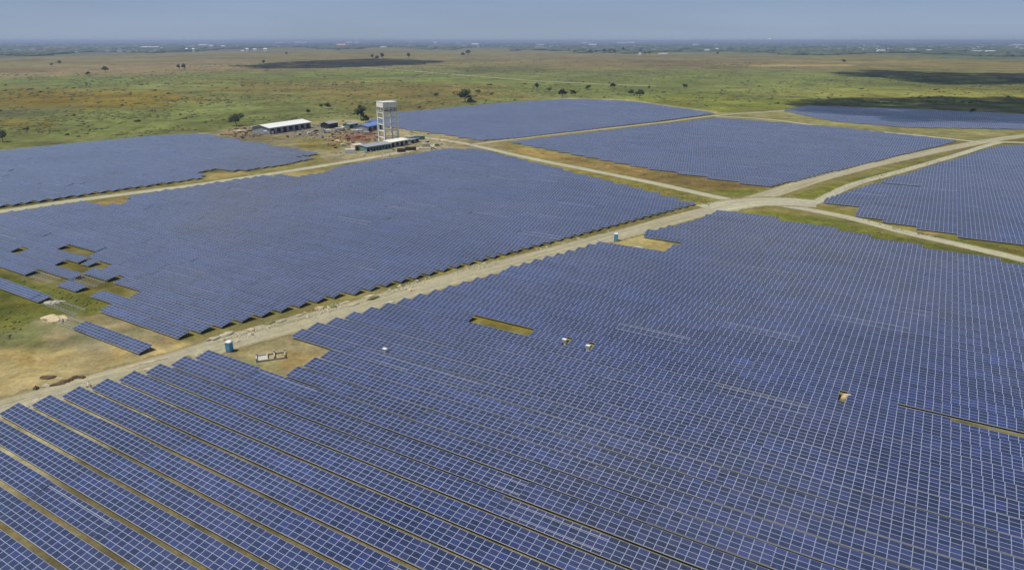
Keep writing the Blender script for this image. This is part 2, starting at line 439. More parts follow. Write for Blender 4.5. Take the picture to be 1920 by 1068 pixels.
# ---------------------------------------------------------------- ground: one sheet to the horizon, colours of soil and growth per place
BASE = (124, 128, 80)
PATCH = [  # (photo outline, colour, edge softness as a share of the distance)
 ([(-900, 78.5), (2900, 78.5), (2900, 96), (1920, 112), (1600, 100), (1280, 98), (960, 92), (640, 90), (300, 100), (0, 112), (-900, 140)], (92, 106, 92), .03),
 ([(-900, 120), (0, 108), (300, 100), (480, 92), (640, 89), (960, 92), (1280, 104), (1700, 108), (1920, 116), (2900, 150), (2900, 140), (1920, 140), (1600, 128), (1100, 126), (960, 122), (640, 132), (300, 142), (0, 152), (-900, 200)], (138, 130, 88), .04),
 ([(-100, 128), (200, 122), (420, 112), (480, 118), (420, 134), (100, 146), (-100, 150)], (150, 134, 100), .03),
 ([(960, 108), (1300, 108), (1600, 118), (1560, 128), (1300, 126), (1000, 126)], (136, 122, 84), .03),
 ([(1400, 122), (1600, 120), (1590, 124), (1410, 125)], (176, 160, 112), .01),
 ([(1580, 108), (1920, 118), (2300, 130), (2300, 136), (1920, 128), (1600, 117)], (150, 138, 88), .02),
 ([(-200, 150), (300, 140), (700, 132), (1100, 148), (1300, 132), (1700, 150), (1920, 165), (2300, 180), (2300, 210), (1700, 182), (1400, 205), (1000, 185), (640, 200), (300, 165), (0, 168), (-200, 170)], (124, 134, 76), .03),
 ([(420, 150), (700, 155), (860, 170), (820, 185), (700, 195), (560, 180), (420, 170)], (132, 120, 70), .03),
 ([(740, 160), (900, 158), (940, 175), (860, 200), (740, 210), (690, 200)], (134, 122, 72), .03),
 ([(0, 168), (160, 168), (330, 172), (380, 186), (330, 200), (140, 210), (80, 200), (-60, 200), (-60, 170)], (132, 116, 42), .015),
 ([(-60, 226), (110, 222), (150, 232), (60, 242), (-60, 246)], (132, 118, 48), .012),
 ([(-60, 204), (90, 204), (110, 216), (0, 222), (-60, 222)], (118, 118, 86), .012),
 ([(120, 212), (480, 190), (560, 210), (460, 240), (260, 250), (60, 262), (-60, 262)], (126, 134, 76), .02),
 ([(1280, 140), (1920, 152), (1920, 172), (1550, 180), (1280, 170)], (126, 134, 78), .02),
 ([(1420, 170), (1900, 164), (2200, 176), (2200, 186), (1500, 184)], (140, 138, 72), .02),
 ([(1040, 190), (1300, 176), (1560, 192), (1440, 206), (1345, 212), (1180, 190)], (134, 140, 66), .01),
 ([(1740, 250), (1920, 244), (2100, 250), (2100, 268), (1870, 266)], (146, 138, 62), .008),
 # field bases
 ([(-250, 300), (0, 281), (370, 249), (600, 288), (760, 258), (900, 262), (1345, 216), (1560, 236), (1880, 262), (2200, 290), (2300, 700), (2300, 1250), (-400, 1250), (-400, 800)], (138, 130, 84), .004),
 ([(1440, 208), (1560, 236), (1850, 262), (1920, 240), (1920, 214), (1520, 198)], (140, 140, 110), .008),
 ([(1345, 211), (1520, 208), (1900, 246), (1850, 266), (1560, 240), (1345, 224)], (158, 154, 106), .006),
 # compound yard
 ([(400, 246), (470, 236), (600, 226), (700, 226), (760, 236), (900, 262), (960, 282), (840, 284), (640, 308), (600, 292), (560, 282), (430, 262)], (158, 148, 118), .006),
 ([(550, 262), (640, 258), (660, 270), (620, 284), (560, 276)], (146, 138, 84), .004),
 ([(470, 242), (600, 232), (650, 244), (560, 256), (480, 252)], (148, 138, 122), .004),
 ([(640, 246), (700, 240), (715, 252), (690, 266), (640, 262)], (140, 116, 92), .004),
 ([(700, 224), (1065, 183), (1180, 187), (1345, 209), (1345, 214), (1180, 192), (1065, 188), (700, 236)], (172, 164, 130), .002),
 ([(-60, 284), (0, 281), (370, 248), (440, 252), (440, 258), (370, 253), (0, 287), (-60, 290)], (172, 164, 130), .002),
 # verges
 ([(900, 284), (1040, 305), (1360, 372), (1335, 388), (1290, 386), (1200, 352), (900, 292)], (140, 132, 72), .003),
 ([(940, 272), (1210, 316), (1440, 352), (1460, 362), (1380, 368), (1210, 334), (980, 288)], (150, 128, 82), .004),
 ([(1340, 355), (1440, 354), (1450, 362), (1400, 368), (1330, 360)], (130, 132, 62), .003),
 ([(1390, 398), (1450, 396), (1560, 412), (1700, 446), (1920, 492), (1920, 506), (1700, 466), (1500, 420)], (120, 124, 52), .003),
 ([(1540, 388), (1620, 400), (1760, 440), (1920, 464), (1920, 484), (1700, 436), (1560, 402)], (134, 128, 62), .003),
 ([(1690, 426), (1760, 434), (1750, 448), (1690, 440)], (166, 146, 96), .002),
 ([(1470, 382), (1500, 362), (1620, 330), (1800, 286), (1840, 276), (1850, 279), (1800, 292), (1640, 338), (1540, 376), (1490, 384)], (122, 126, 56), .002),
 # bare land in the lower left corner
 ([(-200, 470), (0, 505), (60, 530), (205, 560), (205, 590), (120, 600), (0, 660), (-200, 720)], (116, 118, 54), .004),
 ([(90, 500), (130, 460), (250, 560), (130, 545)], (126, 118, 62), .002),
 ([(-200, 680), (0, 648), (100, 606), (200, 588), (330, 638), (400, 640), (200, 716), (0, 765), (-200, 820)], (186, 170, 126), .008),
 ([(60, 600), (130, 592), (250, 620), (180, 660), (60, 650)], (160, 150, 122), .010),
 ([(0, 620), (100, 606), (80, 648), (0, 655)], (126, 130, 88), .010),
 ([(200, 588), (330, 636), (310, 652), (190, 612), (120, 600)], (158, 146, 118), .004),
 # clearing of the near field
 ([(420, 652), (548, 624), (632, 661), (530, 712), (390, 668)], (172, 160, 122), .004),
 ([(540, 660), (610, 662), (560, 690), (520, 690)], (172, 150, 104), .005),
 ([(1110, 458), (1200, 436), (1276, 462), (1240, 482)], (172, 160, 112), .002),
 ([(866, 595), (878, 584), (1008, 604), (1000, 626)], (142, 132, 60), .001),
 ([(560, 322), (612, 320), (600, 332), (520, 336), (500, 330)], (166, 150, 100), .001),
 ([(145, 382), (242, 370), (246, 386), (180, 392)], (168, 150, 100), .001),
 ([(370, 325), (455, 320), (470, 328), (400, 336)], (166, 146, 100), .001),
 # pale soil in the gaps between the lowest rows, near the road
 ([(-200, 800), (0, 775), (400, 660), (470, 700), (330, 760), (240, 820), (150, 860), (60, 960), (0, 960), (-200, 1000)], (182, 174, 144), .004),
 ([(60, 900), (300, 800), (700, 760), (1300, 1000), (1500, 1250), (-300, 1250), (-100, 1000)], (136, 127, 96), .03),
 ([(-200, 905), (0, 910), (50, 960), (100, 960), (140, 1000), (50, 1000), (0, 975), (-200, 980)], (160, 150, 116), .01),
]
def build_ground():
    NR = 640
    rad = np.concatenate([[0.0], np.geomspace(18, 60000, NR)])
    fan = np.radians(np.linspace(90 - 48, 90 + 48, 430)); out = np.radians(np.linspace(90 + 48, 360 + 90 - 48, 40)[1:-1])
    ang = np.concatenate([fan, out]); NA = len(ang)
    RR, AA = np.meshgrid(rad[1:], ang, indexing='ij')
    X = (RR * np.cos(AA)).ravel(); Y = (RR * np.sin(AA)).ravel()
    n = X.size
    co = np.zeros((n + 1, 3), dtype=np.float32); co[1:, 0] = X; co[1:, 1] = Y
    r = np.hypot(X, Y)
    # gentle relief away from the panels
    col = np.tile(np.array([lin(c) for c in BASE]) * KA, (n, 1))
    w1 = lambda s, a, b: np.sin(X / s + a + 1.7 * np.sin(Y / (s * 1.3) + b)) * np.cos(Y / s * 1.1 + b + 1.3 * np.sin(X / (s * 1.7) - a))
    wob = lambda s, a, b: w1(s, a, b) + .8 * w1(s * .43, b, a + 1) + .6 * w1(s * .19, a * 1.3, b + 2)
    for pts, c, soft in PATCH:
        w_ = [G(x, y) for x, y in pts]; amp = 1.5 if (pts[0][1] < 235 and soft >= .012) else .5; soft = soft * (1.6 if amp > 1 else 1)
        k = len(w_); inside = np.zeros(n, bool); dmin = np.full(n, 1e12)
        px = np.array([p.x for p in w_]); py = np.array([p.y for p in w_])
        for i in range(k):
            x0, y0, x1, y1 = px[i], py[i], px[(i + 1) % k], py[(i + 1) % k]
            cr = (y0 > Y) != (y1 > Y)
            with np.errstate(divide='ignore', invalid='ignore'):
                xi = (x1 - x0) * (Y - y0) / (y1 - y0 + 1e-12) + x0
            inside ^= cr & (X < xi)
            L2 = (x1 - x0) ** 2 + (y1 - y0) ** 2 + 1e-9
            t = np.clip(((X - x0) * (x1 - x0) + (Y - y0) * (y1 - y0)) / L2, 0, 1)
            dmin = np.minimum(dmin, np.hypot(X - x0 - t * (x1 - x0), Y - y0 - t * (y1 - y0)))
        sd_ = np.where(inside, dmin, -dmin)
        cd = np.hypot(px.mean(), py.mean())
        f = soft * np.minimum(r, 6000) + .15
        ww = 1 / (1 + np.exp(-np.clip(3 * (sd_ / f + amp * wob(cd * .02 + 1, cd, cd * .7)), -30, 30)))
        cl = np.array([lin(v) for v in c]) * KA
        col = col * (1 - ww[:, None]) + cl[None] * ww[:, None]
    idx = np.arange(NR * NA).reshape(NR, NA) + 1
    a = idx[:-1]; b = idx[1:]
    q = np.stack([a, b, np.roll(b, -1, 1), np.roll(a, -1, 1)], -1).reshape(-1, 4)
    me = bpy.data.meshes.new('ground')
    tri = np.stack([np.zeros(NA, int), idx[0], np.roll(idx[0], -1)], -1)
    nq, nt = len(q), len(tri)
    me.vertices.add(n + 1); me.vertices.foreach_set('co', co.ravel())
    loops = np.concatenate([q.ravel(), tri.ravel()]).astype(np.int32)
    me.loops.add(len(loops)); me.loops.foreach_set('vertex_index', loops)
    me.polygons.add(nq + nt)
    st = np.concatenate([np.arange(nq) * 4, nq * 4 + np.arange(nt) * 3]).astype(np.int32)
    me.polygons.foreach_set('loop_start', st)
    me.update(calc_edges=True); me.validate()
    ca = me.color_attributes.new('soil', 'FLOAT_COLOR', 'POINT')
    col = col * np.array([1.01, 1.0, .9])
    cc = np.ones((n + 1, 4), dtype=np.float32); cc[1:, :3] = col; cc[0, :3] = col[:NA].mean(0)
    ca.data.foreach_set('color', cc.ravel())
    m, nn, l, b = mat('land')
    at = nn.new('ShaderNodeAttribute'); at.attribute_name = 'soil'
    geo = nn.new('ShaderNodeNewGeometry'); pos = geo.outputs['Position']
    n1 = noise(nn, l, pos, .9, 5, .7); n2 = noise(nn, l, pos, .11, 5, .65, .4); n3 = noise(nn, l, pos, .016, 6, .62, .6); n4 = noise(nn, l, pos, .0028, 5, .6, .5)
    v = math_(nn, l, 'MULTIPLY', rng_(nn, l, n1, .3, .7, .75, 1.25), rng_(nn, l, n2, .32, .68, .66, 1.34))
    v = math_(nn, l, 'MULTIPLY', v, rng_(nn, l, n3, .32, .68, .66, 1.34))
    v = math_(nn, l, 'MULTIPLY', v, rng_(nn, l, n4, .32, .68, .72, 1.28))
    c = mixc(nn, l, 1.0, at.outputs['Color'], v, 'MULTIPLY')
    # scattered tints: straw tussocks, dark weeds, red soil
    t1 = rng_(nn, l, noise(nn, l, pos, .05, 6, .75, .8), .48, .66, 0, .7)
    c = mixc(nn, l, t1, c, mixc(nn, l, 1.0, c, (1.10, .93, .62, 1), 'MULTIPLY'))
    mp = nn.new('ShaderNodeMapping'); mp.inputs['Location'].default_value = (313, 91, 7); l.new(pos, mp.inputs[0])
    t2 = rng_(nn, l, noise(nn, l, mp.outputs[0], .035, 7, .78, .5), .50, .64, 0, .7)
    c = mixc(nn, l, t2, c, mixc(nn, l, 1.0, c, (.62, .80, .62, 1), 'MULTIPLY'))
    t3 = rng_(nn, l, noise(nn, l, mp.outputs[0], .14, 6, .8, .3), .56, .70, 0, .6)
    c = mixc(nn, l, t3, c, mixc(nn, l, 1.0, c, (.50, .58, .45, 1), 'MULTIPLY'))
    t4 = rng_(nn, l, noise(nn, l, pos, .45, 5, .8, .4), .54, .66, 0, .5)
    c = mixc(nn, l, t4, c, mixc(nn, l, 1.0, c, (.55, .62, .42, 1), 'MULTIPLY'))
    l.new(c, b.inputs['Base Color']); b.inputs['Roughness'].default_value = .95; b.inputs['Specular IOR Level'].default_value = .1
    bp = nn.new('ShaderNodeBump'); bp.inputs['Strength'].default_value = .5; bp.inputs['Distance'].default_value = .5
    l.new(n1, bp.inputs['Height']); l.new(bp.outputs[0], b.inputs['Normal'])
    me.materials.append(m)
    o = bpy.data.objects.new('ground', me); COL.objects.link(o)
    tag(o, kind='structure'); return o
build_ground()

# ---------------------------------------------------------------- dirt roads
def road_material(name, c_main, c_edge, c_track):
    m, n, l, b = mat(name)
    uv = n.new('ShaderNodeUVMap'); uv.uv_map = 'UVMap'; sx = n.new('ShaderNodeSeparateXYZ'); l.new(uv.outputs[0], sx.inputs[0])
    geo = n.new('ShaderNodeNewGeometry'); pos = geo.outputs['Position']
    n1 = noise(n, l, pos, .35, 6, .7, .3); n2 = noise(n, l, pos, .05, 5, .65, .4); n3 = noise(n, l, pos, 1.6, 4, .7)
    vv = math_(n, l, 'ADD', math_(n, l, 'ABSOLUTE', math_(n, l, 'SUBTRACT', sx.outputs[1], .5)), math_(n, l, 'MULTIPLY', math_(n, l, 'SUBTRACT', n2, .5), .16))
    edge = rng_(n, l, math_(n, l, 'ADD', vv, math_(n, l, 'MULTIPLY', math_(n, l, 'SUBTRACT', n1, .5), .28)), .27, .42, 0, 1)
    tr = math_(n, l, 'ABSOLUTE', math_(n, l, 'SUBTRACT', vv, .13))
    trk = rng_(n, l, math_(n, l, 'ADD', tr, math_(n, l, 'MULTIPLY', n1, .05)), .02, .09, .8, 0)
    cbn = n.new('ShaderNodeCombineXYZ'); l.new(math_(n, l, 'MULTIPLY', sx.outputs[0], .22), cbn.inputs[0]); l.new(math_(n, l, 'MULTIPLY', sx.outputs[1], 11.), cbn.inputs[1])
    rut = rng_(n, l, noise(n, l, cbn.outputs[0], 1.0, 5, .65, .3), .34, .66, .68, 1.26)
    c = mixc(n, l, trk, c_main, c_track); c = mixc(n, l, .85, c, rut, 'MULTIPLY')
    c = mixc(n, l, rng_(n, l, n2, .45, .6, 0, .5), c, (.30, .27, .22, 1))
    c = mixc(n, l, edge, c, c_edge)
    v = math_(n, l, 'MULTIPLY', rng_(n, l, n1, .3, .7, .82, 1.16), rng_(n, l, n3, .3, .7, .86, 1.14))
    v = math_(n, l, 'MULTIPLY', v, rng_(n, l, n2, .3, .7, .9, 1.1))
    c = mixc(n, l, 1.0, c, v, 'MULTIPLY')
    l.new(c, b.inputs['Base Color']); b.inputs['Roughness'].default_value = .95; b.inputs['Specular IOR Level'].default_value = .1
    # ragged edge where weeds grow in
    al = rng_(n, l, math_(n, l, 'ADD', vv, math_(n, l, 'MULTIPLY', math_(n, l, 'SUBTRACT', n1, .5), .45)), .36, .46, 1, 0)
    l.new(al, b.inputs['Alpha'])
    bp = n.new('ShaderNodeBump'); bp.inputs['Strength'].default_value = .5; bp.inputs['Distance'].default_value = .3
    l.new(n3, bp.inputs['Height']); l.new(bp.outputs[0], b.inputs['Normal'])
    return m
M_ROAD = road_material('dirt_road', A(192, 184, 146), A(162, 150, 110), A(176, 172, 152))
M_ROAD2 = road_material('pale_track', A(204, 200, 166), A(158, 154, 106), A(190, 186, 160))
def catmull(pts, n=10):
    out = []
    P_ = [pts[0]] + pts + [pts[-1]]
    for i in range(1, len(P_) - 2):
        for k in range(n):
            t = k / n; a, b, c, d = P_[i - 1], P_[i], P_[i + 1], P_[i + 2]
            out.append(.5 * ((2 * b) + (c - a) * t + (2 * a - 5 * b + 4 * c - d) * t * t + (3 * b - a - 3 * c + d) * t ** 3))
    out.append(pts[-1]); return out
def road(name, pts, width, z, m, label=None):
    w_ = [G(x, y) for x, y in pts]; w_ = catmull(w_, 8)
    V = []; Fc = []; UV = []; d = 0; dist = []
    for i, p in enumerate(w_):
        t = (w_[min(i + 1, len(w_) - 1)] - w_[max(i - 1, 0)]).normalized(); s = Vector((-t.y, t.x, 0))
        wd = width if isinstance(width, (int, float)) else width[0] + (width[1] - width[0]) * i / (len(w_) - 1)
        V.append((p.x + s.x * wd / 2, p.y + s.y * wd / 2, z)); V.append((p.x - s.x * wd / 2, p.y - s.y * wd / 2, z))
        if i: d += (p - w_[i - 1]).length
        dist.append(d)
    for i in range(len(w_) - 1):
        Fc.append([2 * i, 2 * i + 1, 2 * i + 3, 2 * i + 2])
        UV += [(dist[i] / 10, 0), (dist[i] / 10, 1), (dist[i + 1] / 10, 1), (dist[i + 1] / 10, 0)]
    me = mesh_from(name, V, Fc, UV, None, (m,))
    o = bpy.data.objects.new(name, me); COL.objects.link(o); tag(o, label, None, None, 'structure')
    return o
road('dirt_road', [(-500, 915), (-200, 828), (0, 768), (160, 722), (330, 674), (430, 641), (560, 606), (700, 567), (860, 520), (1000, 482), (1150, 443), (1300, 402), (1400, 377)], 15, .03, M_ROAD, 'wide pale dirt road running between the two big panel fields')
road('dirt_road', [(1380, 382), (1450, 362), (1530, 336), (1640, 308), (1740, 286), (1810, 272), (1860, 263), (1960, 250), (2200, 226)], (15, 16), .036, M_ROAD, 'upper of the two pale tracks leaving the crossroads to the right')
road('dirt_track', [(1500, 390), (1540, 374), (1600, 346), (1700, 318), (1790, 292), (1850, 273), (1880, 266)], 8, .042, M_ROAD2, 'lower of the two pale tracks leaving the crossroads to the right')
road('dirt_track', [(760, 254), (810, 260), (880, 271), (1000, 298), (1200, 338), (1380, 377), (1450, 383), (1510, 392), (1600, 410), (1700, 436), (1800, 459), (1920, 487), (2200, 556)], 9.5, .048, M_ROAD2, 'pale track crossing the plain from the tower past the crossroads')
road('dirt_junction', [(1330, 392), (1400, 380), (1470, 378), (1530, 382)], 25, .054, M_ROAD2, 'wide bare dirt junction where the tracks meet')
road('dirt_track', [(-250, 432), (0, 397), (150, 375), (380, 345), (560, 318), (640, 305), (760, 284), (830, 268)], 11, .06, M_ROAD2, 'narrow pale track along the back of the middle field')
road('dirt_track', [(880, 272), (940, 264), (1060, 250), (1230, 231), (1350, 216), (1440, 210), (1520, 204)], 9, .066, M_ROAD, 'narrow track between the far field and the field beyond the crossroads')
road('dirt_track', [(1340, 218), (1440, 224), (1560, 239), (1700, 252), (1850, 268)], 9, .072, M_ROAD2, 'pale bare strip behind the field beyond the crossroads')
road('dirt_track', [(1850, 266), (1900, 267), (2100, 272)], 9, .078, M_ROAD2, 'short pale track leaving the far junction to the right edge')
road('dirt_track', [(520, 118), (640, 124), (700, 128), (830, 138), (980, 150), (1130, 158), (1230, 162)], 14, .084, M_ROAD2, 'thin pale farm track crossing the green plain behind the tower')

# ---------------------------------------------------------------- blobs, mounds, trees
def ico(sub=1):
    bm = bmesh.new(); bmesh.ops.create_icosphere(bm, subdivisions=sub, radius=1)
    v = np.array([x.co[:] for x in bm.verts]); f = [[q.index for q in ff.verts] for ff in bm.faces]; bm.free()
    return v, np.array(f)
ICO1 = ico(1); ICO2 = ico(2); ICO3 = ico(3)
def lumps(name, centres, radii, m, base=ICO1, flat=.8, jit=.25, seed=0, smooth=True):
    r_ = np.random.default_rng(seed); v, f = base; n = len(centres)
    c = np.asarray(centres, float); rd = np.asarray(radii, float)
    if rd.ndim == 1: rd = np.stack([rd, rd, rd * flat], -1)
    V = v[None] * rd[:, None, :] * (1 + r_.normal(0, jit, (n, len(v), 1))) + c[:, None]
    Fc = (f[None] + (np.arange(n) * len(v))[:, None, None]).reshape(-1, 3)
    me = bpy.data.meshes.new(name); V = V.reshape(-1, 3).astype(np.float32)
    me.vertices.add(len(V)); me.vertices.foreach_set('co', V.ravel())
    me.loops.add(Fc.size); me.loops.foreach_set('vertex_index', Fc.ravel().astype(np.int32))
    me.polygons.add(len(Fc)); me.polygons.foreach_set('loop_start', (np.arange(len(Fc)) * 3).astype(np.int32))
    me.update(calc_edges=True); me.materials.append(m)
    if smooth: me.polygons.foreach_set('use_smooth', np.ones(len(Fc), bool))
    o = bpy.data.objects.new(name, me); COL.objects.link(o); return o
def foliage(name, c0, c1, sc=.3):
    m, n, l, b = mat(name)
    geo = n.new('ShaderNodeNewGeometry'); a = noise(n, l, geo.outputs['Position'], sc, 4, .7); a2 = noise(n, l, geo.outputs['Position'], sc * .05, 3, .6)
    c = mixc(n, l, rng_(n, l, a, .35, .65, 0, 1), c0, c1)
    c = mixc(n, l, 1.0, c, rng_(n, l, a2, .3, .7, .75, 1.3), 'MULTIPLY')
    l.new(c, b.inputs['Base Color']); b.inputs['Roughness'].default_value = .8; b.inputs['Specular IOR Level'].default_value = .15
    return m
M_LEAF = foliage('leaves', (.040, .062, .024, 1), (.085, .115, .045, 1), .6)
M_WOOD = foliage('woodland', (.050, .075, .040, 1), (.105, .135, .070, 1), .03)
M_SCRUB = foliage('scrub', (.10, .12, .045, 1), (.19, .20, .08, 1), .4)
M_BARK = simple('bark', (.12, .09, .065, 1), .9, .2, 2)
def tree_meshes(seed, slim=1.0, dense=1.0):
    r_ = random.Random(seed); t = MB(); h = 1.0
    t.tube((0, 0, -.02), (.02, .01, .42), .035, .022, 7)
    tips = []
    for i in range(6):
        a = i * 1.05 + r_.uniform(-.3, .3); z = .28 + .05 * i; rr = slim * r_.uniform(.16, .30)
        q = (rr * math.cos(a), rr * math.sin(a), z + r_.uniform(.12, .3)); t.tube((.015, .01, z), q, .014, .005, 5); tips.append(q)
    t.tube((.02, .01, .42), (0, 0, .8), .02, .005, 5); tips += [(0, 0, .82), (.05 * slim, .04, .68)]
    V = []; Fc = []
    blobs = []
    for q in tips:
        for _ in range(3):
            blobs.append((Vector(q) + Vector((r_.gauss(0, .07 * slim), r_.gauss(0, .07 * slim), r_.gauss(0, .05))), r_.uniform(.10, .19)))
    for c, rad in blobs:
        for _ in range(int(60 * dense)):
            d = Vector((r_.gauss(0, 1), r_.gauss(0, 1), r_.gauss(0, 1))).normalized() * rad * r_.uniform(.55, 1.05)
            p = c + Vector((d.x * slim, d.y * slim, d.z * .85)); s = r_.uniform(.024, .055)
            u = Vector((r_.gauss(0, 1), r_.gauss(0, 1), r_.gauss(0, 1))).normalized(); vv = u.orthogonal().normalized()
            k = len(V)
            V += [tuple(p + u * s), tuple(p + vv * s), tuple(p - u * s), tuple(p - vv * s * .9 + u * s * .2)]; Fc.append([k, k + 1, k + 2, k + 3])
    ob = t.build('trunk', M_BARK); tm = ob.data; bpy.data.objects.remove(ob)
    cm = bpy.data.meshes.new('crown'); cm.from_pydata(V, [], Fc); cm.materials.append(M_LEAF)
    return tm, cm
TREES = [tree_meshes(s, sl) for s, sl in ((1, 1.25), (2, .75), (3, 1.5), (4, 1.0))]
def add_tree(x, y, hpx, kind, label, group, sq=1.0):
    p = G(x, y); s = hpx * proj(p)[2] / FPX
    root = empty('tree', p, random.uniform(0, 6)); root.scale = (s * sq, s * sq, s)
    tm, cm = TREES[kind]
    for nm, me in (('trunk', tm), ('crown', cm)):
        o = bpy.data.objects.new(nm, me); COL.objects.link(o); o.parent = root
    tag(root, label, 'tree', group); return root
TL = [
 (443, 236, 22, 2, 'round dark green tree at the plain edge just left of the warehouse', 'a'),
 (677, 226, 28, 1, 'slim upright tree standing just left of the concrete tower', 'a'),
 (686, 230, 14, 2, 'low broad tree at the foot of the slim tree by the tower', 'a'),
 (872, 192, 24, 2, 'broad dark tree above the far field, right of the tower', 'b'),
 (882, 196, 12, 0, 'small tree touching the broad dark tree right of the tower', 'b'),
 (6, 266, 20, 0, 'dark tree cut by the left picture edge above the far left field', 'a'),
 (198, 136, 11, 0, 'lone dark tree on the brown plain toward the left', 'c'),
 (165, 142, 7, 2, 'low bush-like tree left of the lone dark tree on the brown plain', 'c'),
 (112, 121, 7, 0, 'small tree at the far end of the brown plain near the left edge', 'c'),
 (97, 124, 5, 2, 'tiny low tree left of another at the far end of the brown plain', 'c'),
 (335, 130, 9, 1, 'left one of a close pair of slim trees on the brown plain', 'c'),
 (345, 131, 11, 1, 'right and darker one of a close pair of slim trees on the brown plain', 'c'),
 (495, 120, 7, 0, 'small tree at the left part of the thin cloud shadow', 'c'),
 (537, 103, 5, 0, 'tiny tree on the far straw plain above the cloud shadow', 'c'),
 (698, 110, 8, 1, 'left tree of three at the upper edge of the thin cloud shadow', 'c'),
 (707, 113, 8, 0, 'middle tree of three at the upper edge of the thin cloud shadow', 'c'),
 (717, 110, 10, 1, 'right tree of three at the upper edge of the thin cloud shadow', 'c'),
 (766, 109, 9, 1, 'lone tree near the right end of the thin cloud shadow', 'c'),
 (868, 106, 7, 0, 'smaller left tree of a pair on the far plain', 'c'),
 (878, 104, 10, 0, 'taller right tree of a pair on the far plain', 'c'),
 (602, 203, 8, 0, 'small left tree of two on the meadow behind the warehouse', 'a'),
 (615, 204, 11, 2, 'broad right tree of two on the meadow behind the warehouse', 'a'),
 (578, 214, 9, 0, 'small tree on the meadow edge directly behind the warehouse', 'a'),
 (787, 206, 7, 0, 'small dark bush-like tree at the far field edge right of the tower', 'b'),
 (818, 183, 9, 2, 'low tree on the meadow left of the broad dark tree', 'b'),
 (897, 176, 8, 0, 'small tree behind the broad dark tree on the meadow', 'b'),
 (922, 180, 6, 2, 'tiny low tree right behind the broad dark tree', 'b'),
 (1006, 168, 12, 1, 'tree beside the thin farm track above the far field', 'b'),
 (1030, 172, 8, 2, 'low tree right of the tree beside the thin farm track', 'b'),
 (1055, 183, 15, 0, 'taller left tree of two at the top corner of the far field', 'b'),
 (1075, 180, 11, 2, 'broad right tree of two at the top corner of the far field', 'b'),
 (1102, 169, 9, 2, 'low tree on the meadow behind the top corner of the far field', 'b'),
 (1149, 166, 10, 0, 'small round tree on the green meadow right of the far field corner', 'b'),
 (1183, 179, 11, 2, 'left tree of two leaning together above the far field right end', 'b'),
 (1199, 184, 16, 0, 'right taller tree of two above the far field right end', 'b'),
 (1217, 168, 7, 1, 'slim small tree on the green meadow right of the pair', 'b'),
 (1284, 166, 8, 2, 'wide low tree on the green meadow, rightmost above the far field', 'b'),
 (1077, 100, 5, 2, 'first low round tree from the left in the far hedge row', 'd'),
 (1106, 100, 7, 0, 'second and rounder tree from the left in the far hedge row', 'd'),
 (1118, 100, 6, 2, 'third tree from the left in the far hedge row', 'd'),
 (1133, 100, 8, 0, 'dark tree starting the dense clump in the far hedge row', 'd'),
 (1143, 100, 8, 2, 'dark tree in the middle of the dense clump in the far hedge row', 'd'),
 (1151, 99, 7, 0, 'last dark tree of the dense clump in the far hedge row', 'd'),
 (1168, 98, 9, 1, 'tall slim tree right of the dense clump in the far hedge row', 'd'),
 (1200, 99, 7, 0, 'tree standing over the small white house on the far plain', 'd'),
 (1209, 103, 6, 1, 'small slim tree right of the small white house on the far plain', 'd'),
 (1218, 103, 6, 1, 'second slim tree right of the small white house on the far plain', 'd'),
 (1345, 103, 6, 1, 'lone small tree left in front of the far right woodland', 'd'),
 (1582, 118, 6, 2, 'small brown-green bush tree on the far straw plain at right', 'd'),
 (1822, 212, 8, 2, 'low dark tree inside the large cloud shadow at right', 'd'),
]
GRP = {'a': 'trees around the compound', 'b': 'trees above the far field', 'c': 'lone trees on the far left plain', 'd': 'trees of the far right plain'}
for x, y, hp, kd, lb, g in TL: add_tree(x, y, hp, kd, lb, GRP[g])

# scrub over the meadow: nobody could count it
def in_poly(pt, poly):
    c = False; k = len(poly)
    for i in range(k):
        (x0, y0), (x1, y1) = poly[i], poly[(i + 1) % k]
        if (y0 > pt[1]) != (y1 > pt[1]) and pt[0] < (x1 - x0) * (pt[1] - y0) / (y1 - y0) + x0: c = not c
    return c
cs, rs = [], []
MEADOW = [(-60, 255), (-60, 140), (640, 112), (1300, 112), (1980, 150), (1980, 195), (1500, 195), (1345, 205), (1180, 186), (1065, 182), (730, 212), (600, 222), (400, 240), (200, 262)]
while len(cs) < 800:
    x = random.uniform(-60, 1980); y = random.choice([random.uniform(112, 260), random.uniform(150, 200)])
    if not in_poly((x, y), MEADOW): continue
    p = G(x, y); n_ = random.choice([1, 1, 2, 3])
    for _ in range(n_):
        s = random.uniform(.4, 1.0) * random.choice([1, 1, 1, 1.8]) * (1 + p.length / 2500)
        cs.append((p.x + random.gauss(0, 2), p.y + random.gauss(0, 3), s * .4)); rs.append((s * random.uniform(.9, 1.8), s * random.uniform(.9, 1.8), s * .75))
while len(cs) < 6500:
    x = random.uniform(-60, 1980); y = 108 + 150 * random.random() ** 1.5
    if not in_poly((x, y), MEADOW) or math.sin(x / 71. + y / 9.) + math.sin(y / 5.3 - x / 190.) + random.gauss(0, .9) < .2: continue
    p = G(x, y); s = random.uniform(.25, .7) * (1 + p.length / 1500)
    cs.append((p.x, p.y, s * .2)); rs.append((s * random.uniform(1, 3.5), s * random.uniform(1, 3), s * .55))
tag(lumps('scrub', cs, rs, M_SCRUB, ICO1, .7, .22, 3, False), 'low green and brown scrub scattered over the grassy plain', 'scrub', None, 'stuff')
